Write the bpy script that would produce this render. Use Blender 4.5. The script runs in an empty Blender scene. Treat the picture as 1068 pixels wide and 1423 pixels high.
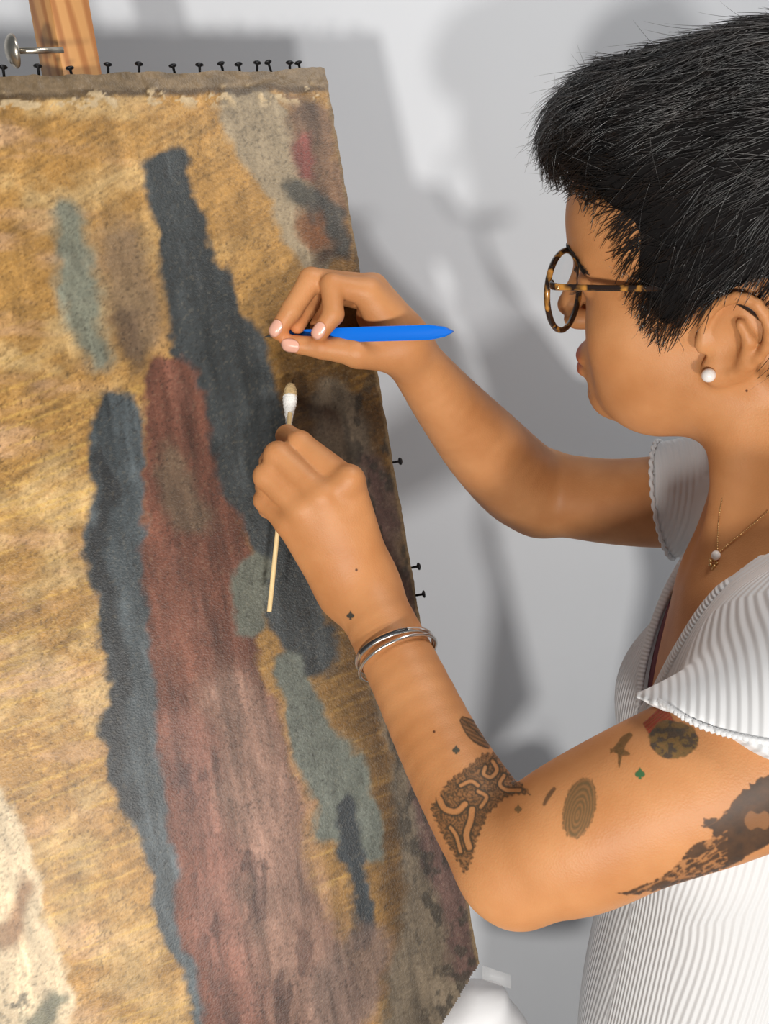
import bpy, bmesh, math, random
import numpy as np
from mathutils import Vector, Matrix
from mathutils.bvhtree import BVHTree

random.seed(4); RNG = np.random.default_rng(7)
scene = bpy.context.scene
COL = scene.collection

# ------------------------------------------------------------------ camera, world, lamps, exposure
FPX = 1250.0; PITCH = math.radians(20.0); CAM_H = 1.5
CP, SP = math.cos(PITCH), math.sin(PITCH)

def W(x, y, d):
    """offset from the camera (right, up, forward) to world"""
    return np.array([x, d * CP + y * SP, CAM_H + y * CP - d * SP])

def P(px, py, d):
    return W((px - 534) / FPX * d, (711.5 - py) / FPX * d, d)

cam_data = bpy.data.cameras.new('camera')
cam_data.sensor_fit = 'VERTICAL'; cam_data.sensor_height = 36.0; cam_data.sensor_width = 36.0 * 1068 / 1423
cam_data.lens = 36.0 * FPX / 1423; cam_data.clip_start = 0.01
cam = bpy.data.objects.new('camera', cam_data); COL.objects.link(cam)
cam.location = (0, 0, CAM_H); cam.rotation_euler = (math.pi / 2 - PITCH, 0, 0)
scene.camera = cam

world = bpy.data.worlds.new('room_light'); scene.world = world; world.use_nodes = True
bg = world.node_tree.nodes['Background']
bg.inputs[0].default_value = (0.84, 0.92, 1.0, 1); bg.inputs[1].default_value = 0.15

def lamp(name, loc, target, size, power, color):
    d = bpy.data.lights.new(name, 'AREA'); d.shape = 'DISK'; d.size = size; d.energy = power; d.color = color
    o = bpy.data.objects.new(name, d); COL.objects.link(o)
    o.location = loc
    o.rotation_euler = (Vector(target) - Vector(loc)).to_track_quat('-Z', 'Y').to_euler()
    return o
AIM = P(560, 700, 0.7)
lamp('work_lamp', W(-0.40, -0.82, -1.06), AIM, 0.15, 23.0, (1.0, 0.965, 0.91))
lamp('work_lamp', W(0.33, -0.82, -1.06), AIM, 0.15, 17.5, (1.0, 0.965, 0.92))
lamp('ceiling_lamp', (0.38, 0.33, 2.28), (0.36, 0.36, 1.0), 0.5, 6.5, (1.0, 0.97, 0.93))

vs = scene.view_settings
vs.view_transform = 'Standard'; vs.look = 'None'; vs.gamma = 1.0; vs.use_curve_mapping = False
vs.exposure = 0.0

# ------------------------------------------------------------------ generic helpers
def unit(v):
    v = np.asarray(v, float); return v / np.linalg.norm(v)

def mesh_obj(name, verts, faces, mat=None, parent=None, smooth=True):
    me = bpy.data.meshes.new(name)
    me.from_pydata([tuple(map(float, v)) for v in verts], [], [tuple(int(i) for i in f) for f in faces])
    me.update()
    if smooth: me.polygons.foreach_set('use_smooth', [True] * len(me.polygons))
    o = bpy.data.objects.new(name, me); COL.objects.link(o)
    if mat: me.materials.append(mat)
    if parent: set_parent(o, parent)
    return o

def set_parent(o, parent):
    o.parent = parent
    o.matrix_parent_inverse = Matrix.Translation(-Vector(parent.location)) if parent.type == 'EMPTY' else parent.matrix_world.inverted()

def np_mesh(name, V, Q, mat=None, parent=None, smooth=True):
    """fast build from numpy vertices and quads"""
    V = np.asarray(V, np.float32); Q = np.asarray(Q, np.int32); n = len(Q); k = Q.shape[1]
    me = bpy.data.meshes.new(name)
    me.vertices.add(len(V)); me.vertices.foreach_set('co', V.ravel())
    me.loops.add(n * k); me.loops.foreach_set('vertex_index', Q.ravel())
    me.polygons.add(n); me.polygons.foreach_set('loop_start', np.arange(n, dtype=np.int32) * k)
    me.update(calc_edges=True); me.validate()
    if smooth: me.polygons.foreach_set('use_smooth', np.ones(n, bool))
    o = bpy.data.objects.new(name, me); COL.objects.link(o)
    if mat: me.materials.append(mat)
    if parent: set_parent(o, parent)
    return o

def empty(name, loc):
    o = bpy.data.objects.new(name, None); COL.objects.link(o); o.location = tuple(loc); o.empty_display_size = .05
    return o

def tag(o, label=None, cat=None, group=None, kind=None):
    if label: o['label'] = label
    if cat: o['category'] = cat
    if group: o['group'] = group
    if kind: o['kind'] = kind
    return o

class MB:
    def __init__(s): s.v = []; s.f = []
    def add(s, V, F):
        b = len(s.v); s.v += [np.asarray(p, float) for p in V]; s.f += [[i + b for i in f] for f in F]; return s
    def tube(s, pts, rad, n=10, cap=True, flat=1.0, ref=None, closed=False):
        pts = [np.asarray(p, float) for p in pts]; m = len(pts)
        if np.isscalar(rad): rad = [rad] * m
        V = []; F = []; prev = None
        for i, p in enumerate(pts):
            if closed: t = pts[(i + 1) % m] - pts[i - 1]
            else: t = pts[min(i + 1, m - 1)] - pts[max(i - 1, 0)]
            t = unit(t)
            r = prev if prev is not None else (np.asarray(ref, float) if ref is not None else (np.array([0, 0, 1.]) if abs(t[2]) < .9 else np.array([1., 0, 0])))
            if ref is not None: r = np.asarray(ref, float)
            a = unit(r - t * (r @ t)); b = np.cross(t, a); prev = a
            for j in range(n):
                th = 2 * math.pi * j / n
                V.append(p + rad[i] * (math.cos(th) * a + flat * math.sin(th) * b))
        for i in range(m if closed else m - 1):
            for j in range(n):
                i2 = (i + 1) % m
                F.append([i * n + j, i * n + (j + 1) % n, i2 * n + (j + 1) % n, i2 * n + j])
        if cap and not closed:
            F.append(list(range(n))[::-1]); F.append([(m - 1) * n + j for j in range(n)])
        return s.add(V, F)
    def box(s, c, ax, ay, az, hx, hy, hz, bev=0.0):
        c = np.asarray(c, float); A = [np.asarray(q, float) for q in (ax, ay, az)]
        bm = bmesh.new(); bmesh.ops.create_cube(bm, size=2.0)
        for v in bm.verts: v.co = (v.co.x * hx, v.co.y * hy, v.co.z * hz)
        if bev: bmesh.ops.bevel(bm, geom=list(bm.edges), offset=bev, segments=2, affect='EDGES', profile=.5)
        V = [c + v.co.x * A[0] + v.co.y * A[1] + v.co.z * A[2] for v in bm.verts]
        bm.verts.index_update(); F = [[v.index for v in f.verts] for f in bm.faces]; bm.free()
        return s.add(V, F)
    def lathe(s, c, axis, prof, n=20, flat=1.0, ref=None):
        """prof: list of (distance along axis, radius)"""
        axis = unit(axis)
        return s.tube([np.asarray(c) + axis * a for a, r in prof], [max(r, 1e-5) for a, r in prof], n, True, flat, ref if ref is not None else (unit(np.cross(axis, [0.3, 0.5, 0.81]))))
    def build(s, name, mat, parent=None, smooth=True):
        return mesh_obj(name, s.v, s.f, mat, parent, smooth)

def auto_sharp(o, deg=35):
    me = o.data; bm = bmesh.new(); bm.from_mesh(me)
    for e in bm.edges:
        if len(e.link_faces) == 2 and e.calc_face_angle(0) > math.radians(deg): e.smooth = False
    bm.to_mesh(me); bm.free(); return o

def smooth_path(pts, n=8):
    """Catmull-Rom through points (any number of columns)"""
    p = np.asarray(pts, float); p = np.vstack([2 * p[0] - p[1], p, 2 * p[-1] - p[-2]]); out = []
    for i in range(1, len(p) - 2):
        for k in range(n):
            t = k / n; a, b, c, d = p[i - 1], p[i], p[i + 1], p[i + 2]
            out.append(.5 * ((2 * b) + (c - a) * t + (2 * a - 5 * b + 4 * c - d) * t * t + (3 * b - a - 3 * c + d) * t ** 3))
    out.append(p[-2]); return np.array(out)

# ---- materials
def new_mat(name):
    m = bpy.data.materials.new(name); m.use_nodes = True
    nt = m.node_tree; return m, nt, nt.nodes['Principled BSDF']
def simple(name, col, rough=.5, metal=0.0, bump=0.0, bscale=400, var=0.0, vscale=40, spec=.5, coat=0.0):
    m, nt, b = new_mat(name)
    b.inputs['Roughness'].default_value = rough; b.inputs['Metallic'].default_value = metal
    b.inputs['Specular IOR Level'].default_value = spec; b.inputs['Coat Weight'].default_value = coat
    tc = nt.nodes.new('ShaderNodeTexCoord')
    if var:
        n = nt.nodes.new('ShaderNodeTexNoise'); n.inputs['Scale'].default_value = vscale; n.inputs['Detail'].default_value = 4
        r = nt.nodes.new('ShaderNodeValToRGB')
        r.color_ramp.elements[0].position = .3; r.color_ramp.elements[1].position = .7
        r.color_ramp.elements[0].color = (*[c * (1 - var) for c in col], 1); r.color_ramp.elements[1].color = (*[min(1, c * (1 + var)) for c in col], 1)
        nt.links.new(tc.outputs['Object'], n.inputs['Vector']); nt.links.new(n.outputs['Fac'], r.inputs[0]); nt.links.new(r.outputs[0], b.inputs['Base Color'])
    else: b.inputs['Base Color'].default_value = (*col, 1)
    if bump:
        n = nt.nodes.new('ShaderNodeTexNoise'); n.inputs['Scale'].default_value = bscale; n.inputs['Detail'].default_value = 3
        bp = nt.nodes.new('ShaderNodeBump'); bp.inputs['Strength'].default_value = bump; bp.inputs['Distance'].default_value = .001
        nt.links.new(tc.outputs['Object'], n.inputs['Vector']); nt.links.new(n.outputs['Fac'], bp.inputs['Height']); nt.links.new(bp.outputs[0], b.inputs['Normal'])
    return m
def lin(*c):
    return tuple(((x / 255) / 12.92 if x / 255 <= .04045 else ((x / 255 + .055) / 1.055) ** 2.4) for x in c)

M = {}
M['wall'] = simple('painted_plaster', (.69, .712, .75), .85, bump=.12, bscale=90, var=.015, vscale=6)
M['floor'] = simple('grey_floor', (.35, .33, .31), .6, var=.1, vscale=8)
M['steel'] = simple('zinc_steel', (.55, .50, .42), .32, 1.0, var=.15, vscale=120)
M['silver'] = simple('silver', (.80, .78, .74), .22, 1.0)
M['black_metal'] = simple('blackened_tack', (.03, .03, .032), .35, .8)
M['gold'] = simple('gold', (.72, .48, .22), .28, 1.0)
M['pearl'] = simple('pearl', (.83, .78, .74), .18, 0.0, coat=.6)
M['blue'] = simple('blue_plastic', lin(0, 112, 225), .38, spec=.4)
M['blade'] = simple('blade_steel', (.25, .24, .22), .3, 1.0)
M['stick'] = simple('pale_wood', lin(236, 205, 150), .6, var=.08, vscale=300)
M['cotton'] = simple('cotton', (.86, .84, .80), 1.0, bump=.8, bscale=900, var=.05, vscale=200)
M['cotton_dirty'] = simple('soiled_cotton', lin(196, 168, 122), 1.0, bump=.8, bscale=900, var=.12, vscale=300)
M['nail'] = simple('nail', lin(228, 172, 150), .28, coat=.3)
M['eye'] = simple('eyeball', (.75, .70, .66), .15)
M['brow'] = simple('brow_hair', (.02, .014, .010), .6)
M['bra'] = simple('maroon_fabric', lin(96, 34, 48), .7, bump=.3, bscale=500)
M['trousers'] = simple('dark_denim', (.03, .035, .05), .85, bump=.3, bscale=500)
M['shoe'] = simple('shoe_leather', (.05, .045, .04), .5)
M['stretcher'] = simple('old_stretcher_wood', lin(110, 78, 48), .8, var=.25, vscale=60)
M['cloth'] = simple('white_wrap', (.78, .78, .79), .45, bump=.25, bscale=60)

# ------------------------------------------------------------------ signed-distance modelling
class Cone:
    def __init__(s, a, b, ra, rb):
        s.a = np.asarray(a, float); s.b = np.asarray(b, float); s.ra = ra; s.rb = rb
        s.c = (s.a + s.b) / 2; s.R = np.linalg.norm(s.b - s.a) / 2 + max(ra, rb)
    def __call__(s, p):
        ba = s.b - s.a; l2 = ba @ ba; rr = s.ra - s.rb; a2 = l2 - rr * rr
        pa = p - s.a; y = pa @ ba; z = y - l2
        x2 = ((pa * l2 - y[:, None] * ba) ** 2).sum(1); y2 = y * y * l2; z2 = z * z * l2
        if a2 <= 0:
            return np.minimum(np.sqrt((pa ** 2).sum(1)) - s.ra, np.sqrt(((p - s.b) ** 2).sum(1)) - s.rb)
        il2 = 1 / l2; k = np.sign(rr) * rr * rr * x2
        d1 = (np.sqrt(x2 * a2 * il2) + y * rr) * il2 - s.ra
        d2 = np.sqrt(x2 + z2) * il2 - s.rb
        d3 = np.sqrt(x2 + y2) * il2 - s.ra
        return np.where(np.sign(z) * a2 * z2 > k, d2, np.where(np.sign(y) * a2 * y2 < k, d3, d1))
class Ell:
    def __init__(s, c, r, R=None):
        s.c = np.asarray(c, float); s.r = np.asarray(r, float); s.M = np.eye(3) if R is None else np.asarray(R, float)   # rows = axes
        s.R = max(r)
    def __call__(s, p):
        q = (p - s.c) @ s.M.T
        k0 = np.sqrt(((q / s.r) ** 2).sum(1)); k1 = np.sqrt(((q / (s.r ** 2)) ** 2).sum(1)) + 1e-9
        return k0 * (k0 - 1) / k1
class Half:
    """solid half space: n.(p-a) < 0"""
    def __init__(s, a, n): s.a = np.asarray(a, float); s.n = unit(n); s.c = s.a; s.R = 1e3
    def __call__(s, p): return (p - s.a) @ s.n
class Inter:
    """intersection of shapes"""
    def __init__(s, *sh): s.sh = sh; f = [q for q in sh if q.R < 100]; s.c = f[0].c if f else sh[0].c; s.R = f[0].R if f else 1e3
    def __call__(s, p):
        d = s.sh[0](p)
        for q in s.sh[1:]: d = np.maximum(d, q(p))
        return d
def smin(a, b, k):
    if k <= 0: return np.minimum(a, b)
    h = np.clip(.5 + .5 * (b - a) / k, 0, 1); return b + (a - b) * h - k * h * (1 - h)
def smax(a, b, k): return -smin(-a, -b, k)

class Model:
    """groups: (blend with what came before, [(shape, '+' or '-', blend)])"""
    def __init__(s): s.g = []
    def group(s, k, items): s.g.append((k, items)); return s
    def __call__(s, p, cull=None):
        D = None
        for k, items in s.g:
            g = None
            for sh, op, kk in items:
                if cull is not None and sh.R < 100 and np.linalg.norm(sh.c - cull[0]) > cull[1] + sh.R: continue
                if op == '+':
                    v = sh(p); g = v if g is None else smin(g, v, kk)
                elif op == '-' and g is not None: g = smax(g, -sh(p), kk)
            if g is None: continue
            D = g if D is None else smin(D, g, k)
        if D is None: return np.full(len(p), 1.0)
        return D

def surface_net(F, lo, hi, h, B=16):
    lo = np.asarray(lo, float); n = np.ceil((np.asarray(hi) - lo) / (h * B)).astype(int)
    bi = np.stack(np.meshgrid(*[np.arange(k) for k in n], indexing='ij'), -1).reshape(-1, 3)
    cen = lo + (bi + .5) * B * h
    half = B * h * .5 * math.sqrt(3)
    d = np.concatenate([F(c) for c in np.array_split(cen, max(1, len(cen) // 20000))])
    bi = bi[np.abs(d) < half * 2.1 + .006]
    g = np.stack(np.meshgrid(*[np.arange(B + 1)] * 3, indexing='ij'), -1).reshape(-1, 3)
    NY, NZ = int(n[1] * B + 2), int(n[2] * B + 2)
    keys = []; pos = []; quads = []
    E = [((0, 0, 0), (1, 0, 0)), ((0, 1, 0), (1, 1, 0)), ((0, 0, 1), (1, 0, 1)), ((0, 1, 1), (1, 1, 1)),
         ((0, 0, 0), (0, 1, 0)), ((1, 0, 0), (1, 1, 0)), ((0, 0, 1), (0, 1, 1)), ((1, 0, 1), (1, 1, 1)),
         ((0, 0, 0), (0, 0, 1)), ((1, 0, 0), (1, 0, 1)), ((0, 1, 0), (0, 1, 1)), ((1, 1, 0), (1, 1, 1))]
    key = lambda I: (I[:, 0].astype(np.int64) * NY + I[:, 1]) * NZ + I[:, 2]
    for b in bi:
        base = b * B; p = lo + (base + g) * h
        v = F(p, (lo + (base + B / 2) * h, half + .05)).reshape(B + 1, B + 1, B + 1)
        s = v < 0
        if s.all() or not s.any(): continue
        acc = np.zeros((B, B, B, 3)); cnt = np.zeros((B, B, B))
        for a, c in E:
            sa = tuple(slice(o, o + B) for o in a); sc = tuple(slice(o, o + B) for o in c)
            va, vc = v[sa], v[sc]; x = s[sa] != s[sc]
            t = np.where(x, va / np.where(x, va - vc, 1), 0)
            for ax in range(3): acc[..., ax] += x * (a[ax] + t * (c[ax] - a[ax]))
            cnt += x
        I = np.argwhere(cnt > 0)
        if len(I) == 0: continue
        pp = acc[I[:, 0], I[:, 1], I[:, 2]] / cnt[I[:, 0], I[:, 1], I[:, 2]][:, None]
        keys.append(key(I + base)); pos.append(lo + (I + base + pp) * h)
        for ax in range(3):
            o = [0, 0, 0]; o[ax] = 1
            A = s[:B, :B, :B]; C = s[o[0]:o[0] + B, o[1]:o[1] + B, o[2]:o[2] + B]
            X = np.argwhere(A != C)
            if len(X) == 0: continue
            fl = A[X[:, 0], X[:, 1], X[:, 2]]
            u, w = (ax + 1) % 3, (ax + 2) % 3
            G = X + base; eu = np.zeros(3, int); eu[u] = 1; ew = np.zeros(3, int); ew[w] = 1
            q = np.stack([key(G - eu - ew), key(G - ew), key(G), key(G - eu)], 1)
            q[~fl] = q[~fl][:, ::-1]
            quads.append(q)
    K = np.concatenate(keys); V = np.concatenate(pos); Q = np.concatenate(quads)
    o = np.argsort(K); K = K[o]; V = V[o]
    ix = np.searchsorted(K, Q); ix = np.minimum(ix, len(K) - 1)
    ok = (K[ix] == Q).all(1)
    return V, ix[ok]

# ------------------------------------------------------------------ frames of the scene
def head_frame(psi, pit, roll):
    a, b, c = np.radians([psi, pit, roll])
    F = np.array([-math.cos(a) * math.cos(b), math.sin(a) * math.cos(b), math.sin(b)]); L = np.array([-math.sin(a), -math.cos(a), 0]); U = np.cross(F, L)
    return F, math.cos(c) * L + math.sin(c) * U, math.cos(c) * U - math.sin(c) * L
HF, HL, HU = head_frame(25, 0, -15)
HO = P(985, 470, .56) - .068 * HL
HM = np.stack([HF, HL, HU])
def hd(f, l, u): return HO + f * HF + l * HL + u * HU
def J(px, py, d, r): return P(px, py, d), r * d / FPX

SH_N = P(1235, 925, .455); SH_F = P(1055, 672, .745)
TM = (SH_N + SH_F) / 2
TL_ = SH_N - SH_F; TL_[2] = 0; TL_ = unit(TL_); TU = np.array([0, 0, 1.]); TF = np.cross(TU, TL_) * -1
if TF[0] > 0: TF = -TF
TMAT = np.stack([TF, TL_, TU])
def tr(f, l, u): return TM + f * TF + l * TL_ + u * TU

# painting frame
TR_ = P(452, 96, .70); TLp = P(0, 108, .63); BRp = P(672, 1345, .7215)
EU = unit(TLp - TR_); EV = BRp - TR_; EV = unit(EV - EU * (EV @ EU)); EN = np.cross(EU, EV)
if EN @ (np.array([0, 0, CAM_H]) - TR_) < 0: EN = -EN
def pt(u, v, n=0.0): return TR_ + u * EU + v * EV + n * EN
def on_plane(px, py, off=0.0):
    c = np.array([0, 0, CAM_H]); r = P(px, py, 1.0) - c
    k = ((TR_ + off * EN - c) @ EN) / (r @ EN); q = c + k * r - TR_
    return q @ EU, q @ EV

# ------------------------------------------------------------------ room
WALL_Y = 1.02
mb = MB().add([(-2.2, WALL_Y, 0), (2.6, WALL_Y, 0), (2.6, WALL_Y, 2.7), (-2.2, WALL_Y, 2.7), (-2.2, WALL_Y + .12, 0), (2.6, WALL_Y + .12, 0), (2.6, WALL_Y + .12, 2.7), (-2.2, WALL_Y + .12, 2.7)],
              [(0, 1, 2, 3), (5, 4, 7, 6), (4, 0, 3, 7), (1, 5, 6, 2), (3, 2, 6, 7), (4, 5, 1, 0)])
tag(mb.build('wall_back', M['wall'], smooth=False), kind='structure', label='pale grey painted plaster wall')
mb = MB().add([(-2.2, -1.6, 0), (2.6, -1.6, 0), (2.6, WALL_Y + .12, 0), (-2.2, WALL_Y + .12, 0), (-2.2, -1.6, -.1), (2.6, -1.6, -.1), (2.6, WALL_Y + .12, -.1), (-2.2, WALL_Y + .12, -.1)],
              [(0, 1, 2, 3), (7, 6, 5, 4), (0, 4, 5, 1), (1, 5, 6, 2), (2, 6, 7, 3), (3, 7, 4, 0)])
tag(mb.build('floor', M['floor'], smooth=False), kind='structure')

# ------------------------------------------------------------------ the old painting (canvas, stretcher, tacks)
def vnoise(x, y, seed=0):
    xi = np.floor(x).astype(np.int64); yi = np.floor(y).astype(np.int64); fx = x - xi; fy = y - yi
    fx = fx * fx * (3 - 2 * fx); fy = fy * fy * (3 - 2 * fy)
    def hsh(a, b):
        n = (a * 374761393 + b * 668265263 + seed * 1442695041) & 0xffffffff
        n = ((n ^ (n >> 13)) * 1274126177) & 0xffffffff
        return ((n ^ (n >> 16)) & 0xffff) / 65535.0
    return (hsh(xi, yi) * (1 - fx) + hsh(xi + 1, yi) * fx) * (1 - fy) + (hsh(xi, yi + 1) * (1 - fx) + hsh(xi + 1, yi + 1) * fx) * fy
def fbm(x, y, seed=0, o=4):
    s = 0; a = .5; t = 0
    for i in range(o): s = s + a * vnoise(x * 2 ** i, y * 2 ** i, seed + i * 17); t += a; a *= .55
    return s / t

PW = .44; PH = 0.79
NU, NV = 330, 590
uu, vv = np.meshgrid(np.linspace(0, PW, NU), np.linspace(0, PH, NV))
# layout of the colour fields is drawn on the canvas in the units of the photograph
Pw = TR_[None] + uu.reshape(-1, 1) * EU + vv.reshape(-1, 1) * EV
rel = Pw - np.array([0, 0, CAM_H]); dep = rel[:, 1] * CP - rel[:, 2] * SP; ver = rel[:, 1] * SP + rel[:, 2] * CP
X = 534 + FPX * rel[:, 0] / dep; Y = 711.5 - FPX * ver / dep
u_ = uu.ravel(); v_ = vv.ravel()
wx = X + 52 * (fbm(X / 85, Y / 85, 3) - .5) + 15 * (fbm(X / 14, Y / 14, 5) - .5)
wy = Y + 52 * (fbm(X / 85, Y / 85, 9) - .5) + 15 * (fbm(X / 14, Y / 14, 11) - .5)

def seg_dist(px, py, path):
    """distance to a polyline and the width interpolated along it"""
    best = np.full(px.shape, 1e9); wid = np.zeros(px.shape)
    for (x0, y0, w0), (x1, y1, w1) in zip(path[:-1], path[1:]):
        dx, dy = x1 - x0, y1 - y0; t = np.clip(((px - x0) * dx + (py - y0) * dy) / (dx * dx + dy * dy), 0, 1)
        d = np.hypot(px - x0 - t * dx, py - y0 - t * dy); w = w0 + t * (w1 - w0)
        m = d - w < best; best = np.where(m, d - w, best); wid = np.where(m, w, wid)
    return best
def sst(a, b, x):
    t = np.clip((x - a) / (b - a), 0, 1); return t * t * (3 - 2 * t)
C_ = np.zeros((len(X), 3))
streak = fbm((X - .17 * Y) / 9, Y / 70, 21); streak2 = fbm((X * .6 + Y) / 8, (X - Y * .6) / 90, 31); blot = fbm(X / 45, Y / 45, 41); fold = .65 * fbm((X - .17 * Y) / 20, Y / 240, 23, 3) + .35 * streak
def put(mask, col, var=.25, tex=None):
    global C_
    t = (tex if tex is not None else streak)
    c = np.array(lin(*col))[None] * (1 + var * 2 * (t - .5) + .2 * (blot - .5))[:, None]
    C_ = C_ * (1 - mask[:, None]) + c * mask[:, None]
one = np.ones(len(X))
put(one, (178, 134, 72), .55, streak2)                                       # ochre ground
put(sst(.45, .75, fbm(X / 80, Y / 50, 51)) * sst(420, 100, X) * .8, (222, 186, 128), .3, streak2)   # cleaned, paler ochre
put(sst(.50, .78, fbm(X / 120, Y / 30, 57)) * sst(260, 40, X) * .7, (214, 170, 128), .3, streak2)
put(sst(.58, .72, streak2) * .45, (120, 82, 30), .2, blot)
dk = sst(-40, 60, wx - (330 + .17 * (wy - 300))) * sst(330, 520, wy)
put(dk * .95, (82, 57, 26), .45, streak2)                                   # uncleaned varnish
lightstroke = sst(.60, .72, fbm((X * .35 + Y) / 5.5, (X - Y * .35) / 160, 61))
put(lightstroke * (1 - dk) * .5 * sst(300, 700, Y), (226, 182, 96), .2, blot)
put(lightstroke * dk * .35, (140, 104, 48), .2, blot)
def field(path, col, soft=7, var=.35, a=1.0, tex=None):
    if tex is None and var >= .5: tex = fold; var = var * 1.8
    put(sst(soft, -soft, seg_dist(wx, wy, path)) * a, col, var, tex)
# loose abstract fields of colour
field([(470, 560, 34), (520, 760, 40), (570, 980, 50), (620, 1240, 60), (600, 1420, 70)], (112, 98, 80), 10, .6)
field([(515, 640, 14), (555, 860, 22), (610, 1120, 30), (640, 1330, 22)], (84, 58, 54), 12, .6, .85)
put(sst(.52, .62, fbm(X / 16, Y / 24, 71)) * sst(455, 500, X - .13 * (Y - 560)) * sst(480, 560, Y) * .8, (52, 46, 38), .3)
field([(345, 150, 46), (400, 250, 34), (450, 350, 26)], (158, 140, 112), 6, .3)
field([(420, 150, 30), (455, 260, 28), (470, 340, 24)], (112, 84, 62), 10, .5)
field([(415, 185, 13), (425, 240, 12)], (128, 62, 56), 9, .4, .8)
field([(432, 300, 16), (455, 330, 12)], (118, 70, 34), 9, .4, .8); field([(405, 262, 11), (470, 300, 13), (480, 350, 12)], (52, 56, 54), 7, .3, .85)
field([(160, 330, 30), (180, 400, 44), (200, 470, 36)], (126, 104, 80), 24, .35, .85)
field([(170, 440, 20), (188, 500, 22)], (84, 66, 52), 14, .35, .7)
field([(232, 236, 30), (268, 370, 42), (310, 500, 62), (350, 620, 66), (400, 800, 50), (440, 930, 26)], (58, 62, 63), 7, .5)
field([(92, 300, 20), (112, 400, 24), (136, 500, 16)], (116, 124, 112), 14, .3, .9)
field([(165, 580, 36), (160, 720, 42), (175, 880, 46), (200, 1040, 40), (225, 1170, 26), (255, 1290, 24), (280, 1423, 16)], (76, 83, 86), 6, .6)
field([(140, 620, 10), (140, 800, 14), (160, 980, 14), (190, 1130, 12)], (44, 45, 46), 8, .4, .9)
field([(245, 540, 40), (255, 680, 58), (280, 860, 76), (310, 1050, 84), (345, 1230, 96), (390, 1423, 110)], (108, 66, 50), 7, .6)
field([(330, 960, 40), (360, 1130, 66), (400, 1290, 74), (440, 1400, 70)], (142, 110, 94), 26, .7, .9)
field([(262, 1010, 26), (300, 1200, 26), (330, 1390, 40)], (134, 92, 78), 22, .6, .75)
put(sst(.55, .66, fbm(X / 30, Y / 60, 81)) * sst(10, -30, seg_dist(wx, wy, [(300, 1100, 70), (390, 1400, 90)])) * .6, (66, 42, 38), .3)
field([(245, 640, 26), (262, 720, 30)], (98, 80, 62), 14, .4, .85)
field([(345, 800, 22), (350, 860, 24)], (106, 108, 96), 6, .3)
field([(408, 930, 18), (440, 1040, 34), (480, 1140, 40), (505, 1180, 20)], (110, 114, 104), 6, .35)
field([(470, 1120, 14), (490, 1230, 12), (497, 1310, 10)], (56, 61, 64), 6, .4)
field([(500, 1330, 40), (470, 1400, 46)], (128, 104, 92), 18, .6, .9)
field([(-60, 1080, 66), (-10, 1240, 60), (40, 1400, 62)], (226, 202, 164), 8, .2)
field([(10, 1290, 22), (25, 1240, 14)], (142, 92, 44), 12, .5, .8); field([(70, 1390, 16), (45, 1420, 20)], (80, 92, 78), 9, .5, .8)
put(sst(.56, .66, fbm(X / 11, Y / 11, 91)) * sst(60, 0, np.hypot(X - 20, Y - 1390)) * .8, (60, 62, 54), .3)
# scumbled, uneven paint layer and a fine network of cracks
C_ *= (.62 + .76 * fbm((X - .17 * Y) / 24, Y / 46, 201))[:, None]
sc_ = sst(.56, .78, fbm((X - .17 * Y) / 15, Y / 60, 211)); C_ = C_ * (1 - .28 * sc_[:, None]) + .28 * sc_[:, None] * (C_ * 1.9 + .03)
crk = sst(.016, .004, np.abs(fbm(X / 17, Y / 13, 221, 3) - .5)) * sst(.45, .6, fbm(X / 70, Y / 70, 231)); C_ *= (1 - .45 * crk)[:, None]
# fine scratches, worn threads and grime
gr = fbm(X / 3.2, Y / 3.2, 101, 3); put(sst(.62, .80, gr) * .07, (216, 196, 160), .1); put(sst(.42, .25, gr) * .35, (46, 34, 22), .1)
# tacking margin along the top with lost paint, and worn right edge
edge = v_ * 1000 + 7 * (fbm(u_ * 90, v_ * 90, 111) - .5) + 3 * (fbm(u_ * 400, v_ * 400, 113) - .5)
put(sst(16, 11, edge), (128, 108, 82), .6, fbm(u_ * 60, v_ * 160, 115)); put(sst(18, 15, edge) * sst(10, 13, edge) * .8, (70, 55, 40), .3)
loss = sst(.56, .60, fbm(u_ * 110, v_ * 150, 121)) * sst(30, 20, v_ * 1000) * sst(8, 14, v_ * 1000); put(loss, (204, 178, 138), .15)
redge = u_ * 1000 + 3 * (fbm(u_ * 300, v_ * 120, 131) - .5); put(sst(3.2, 1.2, redge) * .8, (126, 104, 74), .5, gr)
C_ = np.clip(C_ * .82, .004, .9)

# the canvas surface with slight sagging and a worn, cut lower corner
relief = .0012 * (fbm(u_ * 9, v_ * 9, 141) - .5) + .0005 * sst(.45, .6, fbm(u_ * 110, v_ * 150, 121)) * sst(26, 16, v_ * 1000)
wob = .0016 * (fbm(u_ * 60, v_ * 3 + 5, 151) - .5)
Vc = Pw + relief[:, None] * EN
top = v_ < 1e-9; Vc[top] += (EV * -1)[None] * (.004 * (fbm(u_[top] * 70, u_[top] * 0, 161) - .35))[:, None]
rt = u_ < 1e-9; Vc[rt] += EU[None] * (.0022 * (fbm(v_[rt] * 90, v_[rt] * 0, 171) - .5))[:, None]
idx = np.arange(NU * NV).reshape(NV, NU)
Q = np.stack([idx[:-1, :-1], idx[1:, :-1], idx[1:, 1:], idx[:-1, 1:]], -1).reshape(-1, 4)
cu, cv = on_plane(668, 1338); du, dv = on_plane(606, 1440)
cutv = cv + (u_ - cu) / (du - cu) * (dv - cv) + .003 * (fbm(u_ * 200, v_ * 200, 181) - .5)
keep = ~((v_ > cutv) & (u_ < du + .01))
Q = Q[keep[Q].all(1)]
mt, nt, b = new_mat('aged_oil_paint')
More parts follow.
